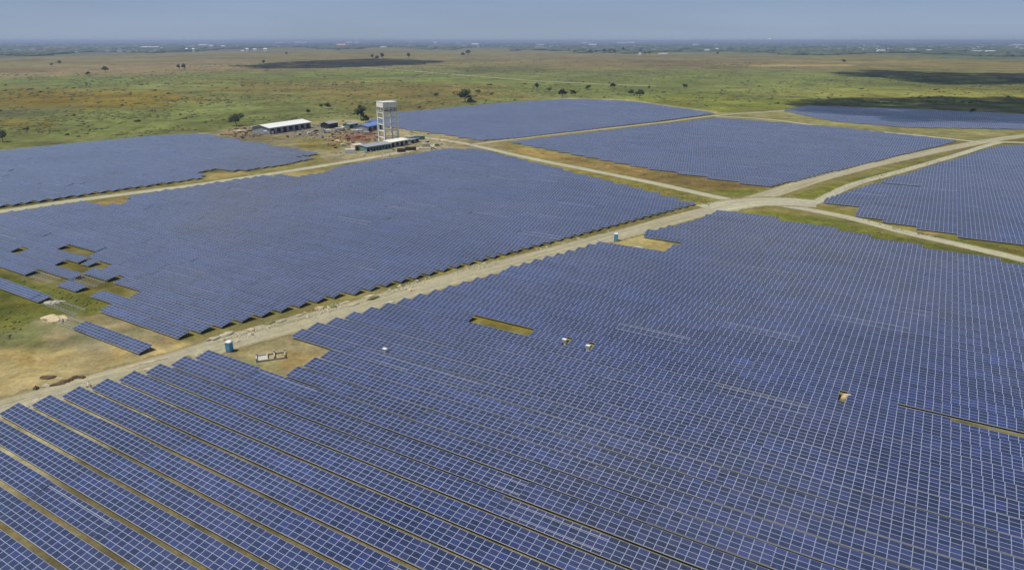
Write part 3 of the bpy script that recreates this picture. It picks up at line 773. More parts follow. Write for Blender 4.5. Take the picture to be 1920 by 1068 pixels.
# verge weeds along roads and in the weedy corner
cs, rs = [], []
VERGE = [([(1390, 398), (1560, 413), (1700, 448), (1920, 494), (1920, 503), (1700, 462), (1500, 418)], 420), ([(1545, 392), (1700, 432), (1920, 470), (1920, 474), (1700, 436)], 120),
         ([(1476, 382), (1620, 332), (1830, 282), (1840, 284), (1640, 338), (1500, 382)], 160), ([(950, 276), (1430, 356), (1400, 366), (1210, 330)], 420), ([(1040, 316), (1340, 378), (1330, 386), (1200, 352)], 220),
         ([(0, 508), (60, 535), (200, 562), (200, 588), (110, 572)], 60), ([(0, 560), (80, 592), (0, 650)], 40), ([(560, 262), (640, 262), (620, 282)], 90)]
for poly, cnt in VERGE:
    xs = [p[0] for p in poly]; ys = [p[1] for p in poly]; k = 0; tries = 0
    while k < cnt and tries < 40000:
        tries += 1; x = random.uniform(min(xs), max(xs)); y = random.uniform(min(ys), max(ys))
        if not in_poly((x, y), poly): continue
        p = G(x, y); s = random.uniform(.12, .32); cs.append((p.x, p.y, s * .3)); rs.append((s * random.uniform(.8, 2.4), s * random.uniform(.8, 2.4), s * .6)); k += 1
tag(lumps('verge_weeds', cs, rs, M_SCRUB, ICO1, .7, .25, 5, False), 'low weeds along the track verges and in the weedy corner', 'weeds', None, 'stuff')
# far woodland up to the horizon
cs, rs = [], []
for _ in range(9500):
    y = 79.0 + 27 * random.random() ** 1.6; x = random.uniform(-500, 2420)
    edge = 98 + 10 * max(0, (abs(x - 760) - 500) / 1000) + 3 * math.sin(x / 57)
    if x < 480: edge = 104 - .02 * x + 3 * math.sin(x / 40)
    if 480 <= x < 960: edge = 91 + 3 * math.sin(x / 31)
    if y > edge: continue
    if random.random() < .35 and math.sin(x / 90 + y * .8) > .2: continue
    p = G(x, y)
    s = random.uniform(4, 7.5) * (1 + p.length / 14000); wd = random.uniform(1, 3.2) * (1 + p.length / 5000)
    cs.append((p.x, p.y, s * .3)); rs.append((s * wd, s * wd * 1.2, s))
tag(lumps('far_woodland', cs, rs, M_WOOD, ICO2, .7, .16, 6, False), 'bluish belt of far trees all along the horizon', 'woodland', None, 'stuff')

# ---------------------------------------------------------------- objects on the site
M_WHITE = simple('white_paint', (.78, .79, .76, 1), .6, .08, .4)
M_CONC = simple('concrete', (.74, .73, .66, 1), .85, .12, .5)
M_CONCD = simple('raw_concrete', (.46, .45, .42, 1), .9, .15, 1.5)
M_BLUE = simple('blue_plastic', (.10, .32, .50, 1), .45, .08, 2)
M_BLUEROOF = simple('blue_sheet_roof', (.15, .24, .55, 1), .5, .1, .5)
M_TEAL = simple('teal_wall', (.14, .26, .25, 1), .7, .15, .6)
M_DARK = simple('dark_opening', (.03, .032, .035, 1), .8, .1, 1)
M_GREY = simple('grey_sheet', (.30, .32, .34, 1), .6, .12, .6)
M_CREAM = simple('cream_wall', (.58, .52, .38, 1), .8, .1, .6)
M_RED = simple('rust_sheet', (.22, .085, .05, 1), .75, .25, .7)
M_SAND = simple('pale_sand', (.56, .45, .28, 1), .95, .2, .8)
M_SOIL = simple('dark_soil', (.12, .085, .05, 1), .95, .25, .8)
M_SOIL2 = simple('pale_soil', (.45, .41, .29, 1), .95, .2, 1.2)
M_TIMB = simple('timber', (.27, .19, .11, 1), .85, .25, 1.5)
M_GLASS = simple('window_glass', (.05, .06, .07, 1), .15, .05, 1)
M_TYRE = simple('rubber', (.02, .02, .02, 1), .8, .1, 2)

def site(name, x, y, label, cat, rz=0.0, group=None, z=0.0):
    o = empty(name, G(x, y, z), rz); tag(o, label, cat, group); return o

# concrete water tower
t = empty('water_tower', G(723, 270), 0); tag(t, 'tall white concrete tower on four legs with a box tank on top', 'tower')
ld = Vector((-.57, .82, 0)).normalized(); rd_ = Vector((.82, .57, 0)).normalized(); S = 11.0; TH_ = 31.5
MT = Matrix(((rd_.x, ld.x, 0, 0), (rd_.y, ld.y, 0, 0), (0, 0, 1, 0), (0, 0, 0, 1)))
lw = .62
for ax, ay in ((0, 0), (S, 0), (S, S), (0, S)):
    MB().box(ax - lw, ax + lw, ay - lw, ay + lw, 0, 24.6, MT).build('leg', M_CONC, t)
for z, th in ((4.6, .7), (9.6, .6), (14.4, .6), (19.2, .6), (23.6, 1.2)):
    b = MB(); q = .3
    for c in (0, S):
        b.box(lw, S - lw, c - q, c + q, z - th / 2, z + th / 2, MT); b.box(c - q, c + q, lw, S - lw, z - th / 2, z + th / 2, MT)
    b.build('ring_beam', M_CONC, t)
b = MB()
for i in range(4):
    for c in (-.1, S + .1): b.box(i * S / 3 - .4, i * S / 3 + .4, c - .4, c + .4, 24.8, 27.4, MT)
    if 0 < i < 3:
        for c in (-.1, S + .1): b.box(c - .4, c + .4, i * S / 3 - .4, i * S / 3 + .4, 24.8, 27.4, MT)
b.build('short_columns', M_CONCD, t)
MB().box(-.8, S + .8, -.8, S + .8, 24.6, 24.8, MT).build('platform', M_CONCD, t)
MB().box(-.5, S + .5, -.5, S + .5, 27.4, 31.2, MT).build('tank', M_CONC, t)
rl = MB()
rl.box(-.7, S + .7, -.7, S + .7, 31.2, 31.5, MT)
rl.build('roof_slab', M_CONC, t)
rl = MB()
for i in range(8):
    for c in (-.6, S + .6): rl.box(i * (S + 1.2) / 7 - .65, i * (S + 1.2) / 7 - .55, c - .05, c + .05, 31.5, 32.5, MT); rl.box(c - .05, c + .05, i * (S + 1.2) / 7 - .65, i * (S + 1.2) / 7 - .55, 31.5, 32.5, MT)
for c in (-.6, S + .6): rl.box(-.6, S + .6, c - .04, c + .04, 32.42, 32.5, MT); rl.box(c - .04, c + .04, -.6, S + .6, 32.42, 32.5, MT)
rl.build('railing', M_STEEL, t)
b = MB()
for i in range(40): b.box(S * .5 - .3, S * .5 + .3, -.75, -.7, 1 + i * .58, 1.06 + i * .58, MT)
for c in (-.3, .3): b.box(S * .5 + c - .04, S * .5 + c + .04, -.8, -.72, 0, 24.5, MT)
b.build('ladder', M_STEEL, t)

def gable(name, a_px, b_px, depth, eave, ridge, wall_m, roof_m, label, cat='building', openings=0, over=.5, mono=False, group=None):
    """building whose near long wall runs from pixel a to pixel b"""
    a = G(*a_px); b = G(*b_px); L = (b - a).length; ang = math.atan2(b.y - a.y, b.x - a.x)
    root = empty(name, a, ang); tag(root, label, cat, group)
    MB().box(0, L, 0, depth, 0, eave).build('wall', wall_m, root)
    r = MB(); t_ = .2
    if mono:
        pts = [(-over, eave), (depth + over, ridge), (depth + over, ridge + t_), (-over, eave + t_)]
    else:
        pts = [(-over, eave - .1), (depth / 2, ridge), (depth + over, eave - .1), (depth + over, eave + t_), (depth / 2, ridge + t_ * 1.3), (-over, eave + t_)]
    k = len(r.v)
    for xx in (-over, L + over):
        for yy, zz in pts: r.v.append((xx, yy, zz))
    n_ = len(pts)
    for i in range(n_): r.f.append([k + i, k + (i + 1) % n_, k + n_ + (i + 1) % n_, k + n_ + i])
    r.f.append([k + i for i in range(n_)]); r.f.append([k + n_ + i for i in reversed(range(n_))])
    r.build('roof', roof_m, root)
    g = MB()
    if not mono:
        g.v += [(0.01, .01, eave), (0.01, depth - .01, eave), (0.01, depth / 2, ridge), (L - .01, .01, eave), (L - .01, depth - .01, eave), (L - .01, depth / 2, ridge)]
        g.f += [[0, 1, 2], [5, 4, 3], [0, 2, 5, 3], [1, 4, 5, 2], [0, 3, 4, 1]]
        g.build('gable_wall', wall_m, root)
    for i in range(openings):
        w_ = L / openings * .55; x0 = L / openings * (i + .5) - w_ / 2
        MB().box(x0, x0 + w_, -.06, .2, .05 if i % 2 == 0 else .9, eave * .8).build('door' if i % 2 == 0 else 'window', M_DARK, root)
    return root
gable('warehouse', (506, 252), (583, 240), 20, 5.2, 7.4, M_GREY, M_WHITE, 'long warehouse with pale white roof and grey walls left of the tower', 'warehouse', 7, 1.0)
gable('shed', (690, 247), (716, 241), 13, 4.2, 5.8, M_GREY, M_BLUEROOF, 'shed with blue sheet roof just behind the tower on its left', 'shed', 3)
gable('site_building', (688, 285), (733, 278), 7, 3.4, 4.4, M_TEAL, M_GREY, 'long low teal site building in front of the tower', 'building', 8, .6, True)
gable('site_building', (733, 277), (766, 271), 7, 3.8, 4.6, M_CONCD, M_CONC, 'low open-fronted grey building at the right foot of the tower', 'building', 4, .6, True)
gable('site_hut', (666, 283), (683, 281), 6, 3.9, 4.2, M_CREAM, M_CREAM, 'small cream hut at the left end of the teal building', 'hut', 2, .2, True)
gable('shed', (770, 270), (786, 266), 6, 3.0, 3.6, M_GREY, M_GREY, 'small dark grey shed right of the tower buildings', 'shed', 2, .4, True)
gable('shed', (655, 241), (672, 238), 7, 3.4, 4.4, M_TEAL, M_GREY, 'small green grey shed behind the rust red stacks', 'shed', 2)
gable('shed', (617, 241), (634, 238), 9, 4.0, 5.4, M_DARK, M_GREY, 'dark open shed between the warehouse and the tower', 'shed', 3)

def container(x, y, rz, m, label, L=6.1, hh=2.6, wd=2.45, group='containers and cabins on the yard'):
    c = site('container', x, y, label, 'container', rz, group)
    b = MB(); b.box(0, L, 0, wd, .15, hh)
    for i in range(int(L / .5)): b.box(.2 + i * .5, .42 + i * .5, -.05, 0, .3, hh - .15)
    b.build('body', m, c)
    MB().box(-.04, 0, .1, wd - .1, .25, hh - .1).build('door', M_GREY, c)
    MB().box(.05, L - .05, .08, wd - .08, hh, hh + .06).build('roof', m, c)
    return c
container(647, 287, .15, M_WHITE, 'white cabin standing left of the cream hut', 7)
container(660, 250, .3, M_WHITE, 'white cabin at the left behind the rust red stacks', 5)
container(669, 249, .3, M_WHITE, 'white cabin in the middle behind the rust red stacks', 5)
container(682, 253, .2, M_CREAM, 'pinkish cream cabin at the right of the rust red stacks', 5)
container(495, 252, .3, M_WHITE, 'white container at the left front end of the warehouse', 8)
container(745, 286, .25, M_SOIL, 'dark brown container, left of two, by the track in front of the tower', 6)
container(760, 283, .25, M_SOIL, 'dark brown container, right of two, by the track in front of the tower', 8)
container(776, 262, .25, M_TEAL, 'pale teal container right of the tower', 9)
container(792, 276, .25, M_CREAM, 'cream container by the bend of the track right of the tower', 6)

def truck(x, y, rz, m, label, L=6.5, group='vehicles on the yard'):
    c = site('truck', x, y, label, 'truck', rz, group)
    MB().prism([(0, .9), (1.7, .9), (1.7, 2.6), (.5, 2.6), (.05, 1.6)], -1.05, 1.05).build('cab', m, c)
    MB().box(1.85, L, -1.15, 1.15, 1.05, 3.0).build('cargo_box', M_WHITE, c)
    MB().box(0.2, L, -.5, .5, .65, .9).build('chassis', M_DARK, c)
    MB().box(-.01, .45, -.95, .95, 1.65, 2.4).build('windscreen', M_GLASS, c)
    for wx in (.9, L - 1.3):
        for s in (-1, 1): MB().tube((wx, s * .8, .45), (wx, s * 1.12, .45), .45, .45, 12).build('wheel', M_TYRE, c)
    return c
truck(628, 246, .4, M_WHITE, 'white truck parked in front of the dark open shed')
truck(641, 245, 1.5, M_WHITE, 'tall white truck seen end-on right of the dark open shed', 6)
truck(607, 250, .2, M_GREY, 'grey truck parked near the right end of the warehouse', 6)
def car(x, y, rz, m, label, group='vehicles on the yard'):
    c = site('car', x, y, label, 'car', rz, group)
    MB().prism([(0, .35), (4.5, .35), (4.5, .95), (3.5, 1.0), (0, .85)], -.85, .85).build('body', m, c)
    MB().prism([(.7, .95), (3.5, 1.0), (2.9, 1.5), (1.2, 1.5)], -.75, .75).build('cabin', M_GLASS, c)
    MB().box(1.25, 2.85, -.72, .72, 1.5, 1.55).build('roof', m, c)
    for wx in (.85, 3.6):
        for s in (-1, 1): MB().tube((wx, s * .62, .32), (wx, s * .88, .32), .32, .32, 12).build('wheel', M_TYRE, c)
    return c
car(588, 247, .3, M_DARK, 'dark car at the right end of the warehouse')
car(600, 244, .1, M_WHITE, 'small white car behind the grey truck')
car(806, 280, .3, M_WHITE, 'white car by the track bend right of the tower')
car(540, 258, 2.0, M_RED, 'red-brown car in front of the warehouse')

# stacks, heaps
def mound(x, y, L, wd, hh, m, label, cat='mound', seed=1, group=None, rz=0.0, name='mound'):
    r_ = np.random.default_rng(seed); v, f = ICO3
    vv = v.copy(); ph = r_.uniform(0, 6, 6)
    k = 1 + .22 * np.sin(v[:, 0] * 3.1 + ph[0]) * np.cos(v[:, 1] * 2.7 + ph[1]) + .12 * np.sin(v[:, 0] * 7 + ph[2] + v[:, 1] * 5) + r_.normal(0, .035, len(v))
    vv *= k[:, None]; vv *= np.array([L / 2, wd / 2, hh]); vv[:, 2] = np.maximum(vv[:, 2], -.15)
    me = bpy.data.meshes.new(name); me.from_pydata([tuple(q) for q in vv], [], [list(map(int, q)) for q in f]); me.materials.append(m)
    o = bpy.data.objects.new(name, me); COL.objects.link(o); o.location = G(x, y); o.rotation_euler = (0, 0, rz)
    tag(o, label, cat, group); return o
RZ = math.radians(42)
mound(103, 600, 7.5, 4.5, 1.4, M_SAND, 'large pale orange sand mound in the weedy corner at the left', 'mound', 1, None, .1, 'sand_mound')
mound(101, 568, 5.5, 3.2, .8, M_SOIL2, 'smaller pale mound behind the large sand mound', 'mound', 2, None, .2, 'sand_mound')
mound(90, 708, 3.6, 1.8, .6, M_SOIL, 'dark brown soil heap nearest the left edge beside the dirt road', 'mound', 3, 'dark soil heaps by the dirt road', .3, 'soil_heap')
mound(108, 721, 4.0, 1.2, .4, M_SOIL, 'long thin dark soil heap on the road edge, left one of its line', 'mound', 4, 'dark soil heaps by the dirt road', .5, 'soil_heap')
mound(124, 715, 3.0, 1.6, .6, M_SOIL, 'dark soil heap on the road edge, middle one of its line', 'mound', 5, 'dark soil heaps by the dirt road', .5, 'soil_heap')
mound(139, 709, 2.2, 1.2, .6, M_SOIL, 'dark soil heap on the road edge, second from the right of its line', 'mound', 6, 'dark soil heaps by the dirt road', .5, 'soil_heap')
mound(154, 708, 1.6, 1.2, .6, M_SOIL, 'small dark soil heap ending the line on the road edge', 'mound', 7, 'dark soil heaps by the dirt road', .5, 'soil_heap')
mound(68, 729, 1.3, 1.3, .7, M_SOIL, 'tiny dark heap left of the line of soil heaps', 'mound', 8, 'dark soil heaps by the dirt road', 0, 'soil_heap')
mound(162, 724, 2.4, 1.8, 1.0, M_SOIL2, 'pale boulder-like heap on the near side of the road, left', 'mound', 9, 'pale heaps along the row ends', 0, 'soil_heap')
mound(70, 754, 2.4, 1.8, .9, M_SOIL2, 'pale heap between the tips of the two leftmost rows', 'mound', 10, 'pale heaps along the row ends', 0, 'soil_heap')
mound(45, 762, 2.6, 1.2, .5, M_SOIL2, 'flat pale heap at the tip of the leftmost row', 'mound', 11, 'pale heaps along the row ends', 0, 'soil_heap')
mound(88, 723, 2.6, 1.2, .4, M_SOIL2, 'flat pale patch heap in front of the dark heap near the left edge', 'mound', 12, 'pale heaps along the row ends', .2, 'soil_heap')
mound(376, 666, 2.8, 1.8, .9, M_SOIL2, 'pale heap on the near road edge left of the blue toilet', 'mound', 13, 'pale heaps along the row ends', .1, 'soil_heap')
mound(353, 672, 2.0, 1.4, .7, M_SCRUB, 'dark green bush beside the pale heap left of the blue toilet', 'bush', 14, None, 0, 'bush')
mound(282, 693, 3.0, 1.4, .6, M_SOIL2, 'pale heap at the row tips halfway to the blue toilet', 'mound', 15, 'pale heaps along the row ends', .4, 'soil_heap')
mound(246, 708, 3.0, 1.4, .4, M_SOIL2, 'low pale heap at the tip of the fourth row from the left edge', 'mound', 16, 'pale heaps along the row ends', .4, 'soil_heap')
mound(270, 682, 9.0, .7, .35, M_SAND, 'long low ridge of pale sand along the far side of the road', 'ridge', 17, None, math.radians(37), 'sand_ridge')
R2 = random.Random(5)
HP = [(400, 636, 'right of the corner of the middle field'), (425, 628, 'just above the blue toilet'), (470, 620, 'second above the blue toilet'), (505, 606, 'where the road passes the clearing'), (528, 603, 'left of the clearing tip'),
      (560, 592, 'above the clearing tip'), (600, 578, 'first past the clearing'), (625, 576, 'palest past the clearing'), (648, 567, 'third past the clearing'), (663, 572, 'mid-roadside past the clearing'),
      (692, 556, 'under a dark row end past the clearing'), (700, 560, 'brownish near the halfway point'), (770, 545, 'orange one near the halfway point'), (728, 568, 'small one at the near row ends halfway along')]
for i, (x, y, wh) in enumerate(HP):
    mound(x, y, R2.uniform(2, 4.2), R2.uniform(1.2, 2), R2.uniform(.4, .8), [M_SOIL2, M_SOIL2, M_SAND, M_SCRUB][i % 4 if i != 12 else 2], ('pale heap on the dirt road edge, ' if i % 4 != 3 else 'weedy green road-edge heap, ') + wh, 'mound', 30 + i, 'heaps along the far edge of the dirt road', RZ, 'soil_heap')
mound(1190, 466, 7, 3.4, .9, M_SOIL2, 'pale rubble heap in the second clearing by the road', 'rubble', 50, None, .2, 'rubble_heap')
mound(1206, 470, 4, 2.5, .9, M_SAND, 'smaller sandy heap right of the rubble heap in the second clearing', 'rubble', 51, None, .2, 'rubble_heap')
mound(1587, 747, 2.3, 1.5, 1.2, M_SAND, 'pale orange sand heap among the panels toward the right', 'mound', 52, None, -.5, 'sand_mound')
mound(427, 253, 12, 7, 2.4, M_TIMB, 'brown timber and debris heap left of the warehouse', 'heap', 53, None, .1, 'debris_heap')
mound(450, 246, 10, 6, 1.4, M_SOIL2, 'pale debris heap between the timber heap and the warehouse', 'heap', 54, None, .1, 'debris_heap')
mound(665, 258, 13, 8, 2.0, M_RED, 'rust red scrap heap left of the tower', 'heap', 55, None, .2, 'scrap_heap')
mound(684, 262, 8, 5, 1.4, M_RED, 'smaller rust red scrap heap nearest the tower', 'heap', 56, None, .2, 'scrap_heap')
mound(618, 270, 12, 6, 1.4, M_TIMB, 'orange brown soil heap left of the cream hut', 'heap', 57, None, .1, 'soil_heap')
mound(634, 265, 6, 4, 1.4, M_SAND, 'sandy heap behind the orange brown soil heap', 'heap', 58, None, .1, 'soil_heap')
mound(830, 264, 10, 4, 1.2, M_SAND, 'sandy heap beside the track right of the tower buildings', 'heap', 59, None, -.2, 'soil_heap')
for i, (x, y, wh) in enumerate([(650, 262, 'left of the rust red scrap'), (640, 274, 'beside the orange soil heap'), (705, 259, 'at the left foot of the tower'), (560, 254, 'in front of the warehouse'), (577, 252, 'near the warehouse right end'), (800, 268, 'right of the pale teal container'), (815, 274, 'by the track bend')]):
    st = site('material_stack', x, y, 'stack of building boards ' + wh, 'stack', R2.uniform(0, 1), 'stacks of building material on the yard')
    b = MB()
    for k in range(5): b.box(0, 3.4 + R2.uniform(-.4, .4), 0, 1.6 + R2.uniform(-.2, .2), .12 + k * .3, .36 + k * .3)
    b.build('boards', [M_TIMB, M_CONC, M_GREY][i % 3], st)
    b = MB()
    for q in (.4, 1.7, 2.9): b.box(q, q + .15, .05, 1.5, 0, .12)
    b.build('bearers', M_TIMB, st)

def debris(name, poly, cnt, m, smin, smax, label, seed):
    r_ = random.Random(seed); b = MB(); xs = [p[0] for p in poly]; ys = [p[1] for p in poly]; k = 0
    while k < cnt:
        x = r_.uniform(min(xs), max(xs)); y = r_.uniform(min(ys), max(ys))
        if not in_poly((x, y), poly): continue
        k += 1; q = G(x, y); M_ = Matrix.Translation(q) @ Matrix.Rotation(r_.uniform(0, 3.1), 4, 'Z') @ Matrix.Rotation(r_.gauss(0, .12), 4, 'X')
        L = r_.uniform(smin, smax); w2 = L * r_.uniform(.15, .8); b.box(0, L, 0, w2, -.2, r_.uniform(.15, .5) * min(L, 3), M_)
    tag(b.build(name, m, None), label, 'debris', None, 'stuff')
YARD = [(415, 250), (470, 238), (600, 228), (700, 230), (760, 240), (860, 262), (840, 280), (760, 290), (640, 300), (590, 262), (480, 262)]
debris('yard_debris', YARD, 150, M_SOIL2, .5, 2.2, 'pale building debris strewn over the yard around the tower', 1)
debris('yard_debris', YARD, 150, M_GREY, .5, 2.6, 'grey and dark clutter strewn over the yard around the tower', 2)
debris('yard_debris', [(600, 262), (640, 244), (700, 244), (712, 262), (690, 272), (620, 280)], 150, M_RED, .6, 2.6, 'rust red scrap strewn left of the tower', 3)
debris('yard_debris', [(412, 250), (440, 240), (480, 244), (500, 254), (450, 262)], 110, M_TIMB, .7, 3.4, 'broken timber strewn left of the warehouse', 4)
debris('yard_debris', [(540, 236), (660, 226), (690, 240), (620, 256), (560, 256)], 80, M_SOIL, .6, 2.2, 'brown clutter strewn behind the yard', 5)
RD = [(395, 640), (560, 588), (700, 548), (860, 504), (1000, 468), (1150, 430), (1150, 436), (1000, 476), (860, 515), (700, 562), (560, 604), (420, 648)]
cs, rs = [], []; R4 = random.Random(8)
while len(cs) < 330:
    x = R4.uniform(395, 1150); y = R4.uniform(430, 648)
    if not in_poly((x, y), RD) or math.sin(x / 23.) + R4.gauss(0, .8) < .3: continue
    p = G(x, y); q = R4.uniform(.12, .42); cs.append((p.x, p.y, 0)); rs.append((q * R4.uniform(.8, 2.2), q * R4.uniform(.8, 1.6), q * .6))
tag(lumps('road_rubble', cs, rs, M_SOIL2, ICO1, .6, .2, 8, False), 'pale stones and clods along the far edge of the dirt road', 'rubble', None, 'stuff')
def rack(x0, y0, x1, y1, label):
    a = nr(G(x0, y0)); c_ = nr(G(x1, y1)); k = math.floor(((a[0] + c_[0]) / 2 - GAP0) / PITCH); rw = ('block', k, GAP0 + (k + .5) * PITCH - DEPTH / 2, a[1], max(6, int((c_[1] - a[1]) / MW)))
    root = empty('empty_rack', row_base(rw), ROT); tag(root, label, 'rack', 'empty racks in the weedy corner')
    v_, f_ = frame_data(rw); o = bpy.data.objects.new('support_frame', mesh_from('support_frame', v_, f_, None, None, (M_STEEL,))); COL.objects.link(o); o.parent = root
    b = MB(); i = .4
    while i < rw[4] * MW:
        M_ = Matrix.Translation((i, 0, ZLOW)) @ Matrix.Rotation(TILT, 4, 'X'); b.box(-.03, .03, 0, 4.0, -.08, 0, M_); i += 1.66
    b.build('rafters', M_STEEL, root)
rack(92, 568, 146, 592, 'bare steel rack without panels right behind the large sand mound')
rack(124, 603, 182, 626, 'bare steel rack without panels left of the small detached panel block')
rack(60, 520, 112, 532, 'bare steel rack at the weedy lower edge of the middle field, far left')
rack(146, 523, 200, 537, 'bare steel rack in the weedy gap of the middle field, right one')

# portable toilets
def toilet(x, y, label, s=1.0):
    c = site('portable_toilet', x, y, label, 'toilet', math.radians(-12), 'blue portable toilets')
    c.scale = (s, s, s)
    b = MB(); b.box(-.6, .6, -.6, .6, .12, 2.2)
    for i in range(4): b.box(-.5 + i * .3, -.42 + i * .3, .6, .64, .3, 2.0); b.box(-.64, -.6, -.5 + i * .3, -.42 + i * .3, .3, 2.0)
    b.build('cabin', M_BLUE, c)
    d = MB().box(-.45, .45, -.64, -.6, .2, 2.05).build('door', M_BLUE, c); MB().box(.3, .4, -.68, -.64, 1.0, 1.15).build('handle', M_WHITE, d)
    r = MB(); r.prism([(-.66, 2.2), (.66, 2.2), (.5, 2.42), (-.5, 2.42)], -.66, .66); r.build('roof', M_WHITE, c)
    MB().tube((.4, .4, 2.4), (.4, .4, 2.75), .05).build('vent_pipe', M_WHITE, c)
    MB().box(-.62, .62, -.62, .62, 0, .12).build('base', M_DARK, c)
toilet(431, 658, 'blue portable toilet at the corner of the near clearing', 1.15)
toilet(1155, 451, 'pale blue portable toilet on the road by the second clearing', 1.25)

# concrete foundation in the near clearing
o = from_nr(*nr(G(508, 670))); f = empty('building_foundation', (o.x, o.y, 0), math.radians(20)); tag(f, 'pale concrete foundation frame in the dirt clearing beside the blue toilet', 'foundation')
b = MB()
b.box(-3.6, 3.6, -1.9, -1.6, 0, .5); b.box(-3.6, 3.6, 1.6, 1.9, 0, .5)
for x in (-3.6, -1.0, .7, 3.3): b.box(x, x + .3, -1.6, 1.6, 0, .5)
b.build('footing', M_SOIL2, f)
MB().box(-3.3, -1.0, -1.6, 1.6, 0, .12).build('floor_slab', M_CONCD, f)
for i, x in enumerate((-3.45, .85, 3.45)):
    for s in (-1, 1): MB().box(x - .15, x + .15, s * 1.75 - .15, s * 1.75 + .15, .5, 1.1).build('column_stub', M_CONCD, f)

# cabinets among the near rows
def cabinet(x, y, label):
    c = site('equipment_cabinet', x, y, label, 'cabinet', ROT, 'pale cabinets among the panels')
    c.scale = (.5, .5, .62); MB().box(-1.1, 1.1, -.7, .7, .3, 2.3).build('body', M_WHITE, c); MB().box(-1.3, 1.3, -.9, .9, 0, .3).build('plinth', M_CONCD, c)
    r = MB(); r.prism([(-1.25, 2.3), (1.25, 2.3), (1.1, 2.5), (-1.1, 2.5)], -.85, .85); r.build('roof', M_WHITE, c)
    for s in (-.55, .55): MB().box(s - .5, s + .5, -.74, -.7, .4, 2.2).build('door', M_GREY, c)
cabinet(722, 663, 'small pale cabinet among the panels below the dirt road, leftmost of three')
cabinet(1058, 645, 'pale cabinet among the panels right of the long empty slot, middle of three')
cabinet(1102, 657, 'pale cabinet among the panels, rightmost of three below the empty slot')

# ---------------------------------------------------------------- far buildings of the town along the horizon
M_FAR = [simple('far_white', (.80, .80, .78, 1), .8, .05, .05), simple('far_pale', (.6, .6, .58, 1), .8, .05, .05), simple('far_orange', (.62, .40, .32, 1), .8, .05, .05)]
M_FROOF = simple('far_roof', (.62, .63, .66, 1), .7, .05, .05)
FB = [  # x0, x1, base y, height px, material, label
 (262, 296, 91, 3.2, 0, 'long bright white hall on the horizon, left quarter of the view'), (300, 318, 92, 2.4, 0, 'shorter white hall right of the long bright hall at left'), (372, 388, 87, 3.4, 0, 'white building with bright roof on the left horizon'),
 (348, 352, 97, 6, 1, 'narrow pale block, left of two before the left horizon trees'), (361, 365, 98, 7, 1, 'narrow pale block, right of two before the left horizon trees'), (392, 400, 89, 4, 1, 'pale block right of the bright roof on the left horizon'),
 (414, 422, 90, 4, 1, 'single pale block one fifth in from the left on the horizon'), (452, 458, 97, 2.5, 0, 'low white hut at the left end of the short white row'), (461, 466, 96, 5, 0, 'white house second in the short white row left of centre'),
 (474, 481, 96, 4.4, 0, 'white house third in the short white row left of centre'), (494, 501, 97, 6, 0, 'brightest white house ending the short row left of centre'), (515, 530, 82, 2.8, 0, 'wide white hall, left of two above the cloud shadow'),
 (552, 574, 82, 3, 0, 'wide white hall, right of two above the cloud shadow'), (632, 648, 91, 8, 2, 'orange pink building rising above the horizon trees near the tower'), (650, 660, 83, 4, 1, 'pale building right behind the orange pink one'),
 (666, 673, 83, 4, 1, 'second pale building right of the orange pink one'), (713, 724, 90, 2.6, 0, 'cream low hall above the concrete tower'), (768, 772, 83, 6, 1, 'slender pale block right above the tower'),
 (812, 819, 83, 4, 0, 'white block between tower and picture centre on the horizon'), (856, 862, 83, 3, 0, 'small white house left of the bright central hall'), (884, 897, 86, 4, 0, 'bright white hall just left of the picture centre'),
 (1008, 1020, 86, 2.4, 1, 'low pale hall just right of the picture centre'), (1092, 1101, 83, 3, 0, 'small white hall left one in the right-centre horizon group'), (1104, 1118, 87, 4, 0, 'white hall in front in the right-centre horizon group'),
 (1158, 1176, 83, 3, 0, 'long grey-white hall in the right-centre horizon group'), (1178, 1191, 83, 4, 0, 'brightest long roof of the right-centre horizon group'), (1198, 1202, 104, 4.4, 0, 'tiny white house alone on the far plain right of centre'),
 (1236, 1252, 103, 3, 1, 'pale farm building on the far plain right of centre'), (1300, 1310, 86, 3, 1, 'pale hall in the trees two thirds across'), (1322, 1330, 96, 3, 0, 'small white house left of two, two thirds across'),
 (1342, 1347, 95, 3.6, 0, 'small white house right of two, two thirds across'), (1441, 1445, 78, 5, 1, 'faint pale mast-like block on the horizon at three quarters'), (1646, 1660, 98, 4, 0, 'white gable house in the right-hand woodland'),
 (1706, 1718, 96, 3.4, 1, 'greenish pale hall in the right-hand woodland'), (1738, 1748, 97, 3.4, 1, 'second pale hall right of the greenish one'), (1826, 1850, 98, 2.6, 1, 'long dull white wall, left part of the right edge row'),
 (1850, 1872, 99, 3.6, 0, 'long bright white hall near the right picture edge'), (1900, 1925, 87, 3, 0, 'white roof cut by the right picture edge on the horizon'),
]
for x0, x1, yb, hp, mi, lb in FB:
    a = G(x0, yb); b_ = G(x1, yb); f_ = proj(a)[2]; hh = hp * f_ / FPX; L = (b_ - a).length
    root = empty('town_building', a, 0); tag(root, lb, 'building', 'town buildings along the horizon')
    d = max(12, L * .5)
    MB().box(0, L, 0, d, 0, hh * .75).build('wall', M_FAR[mi], root)
    r = MB(); k = 0
    pts = [(-.5, hh * .75), (d + .5, hh * .75), (d * .5, hh)]
    for xx in (-.5, L + .5):
        for yy, zz in pts: r.v.append((xx, yy, zz))
    r.f += [[0, 1, 2], [5, 4, 3], [0, 3, 4, 1], [1, 4, 5, 2], [2, 5, 3, 0]]
    r.build('roof', M_FAR[0] if mi != 2 else M_FAR[2], root)
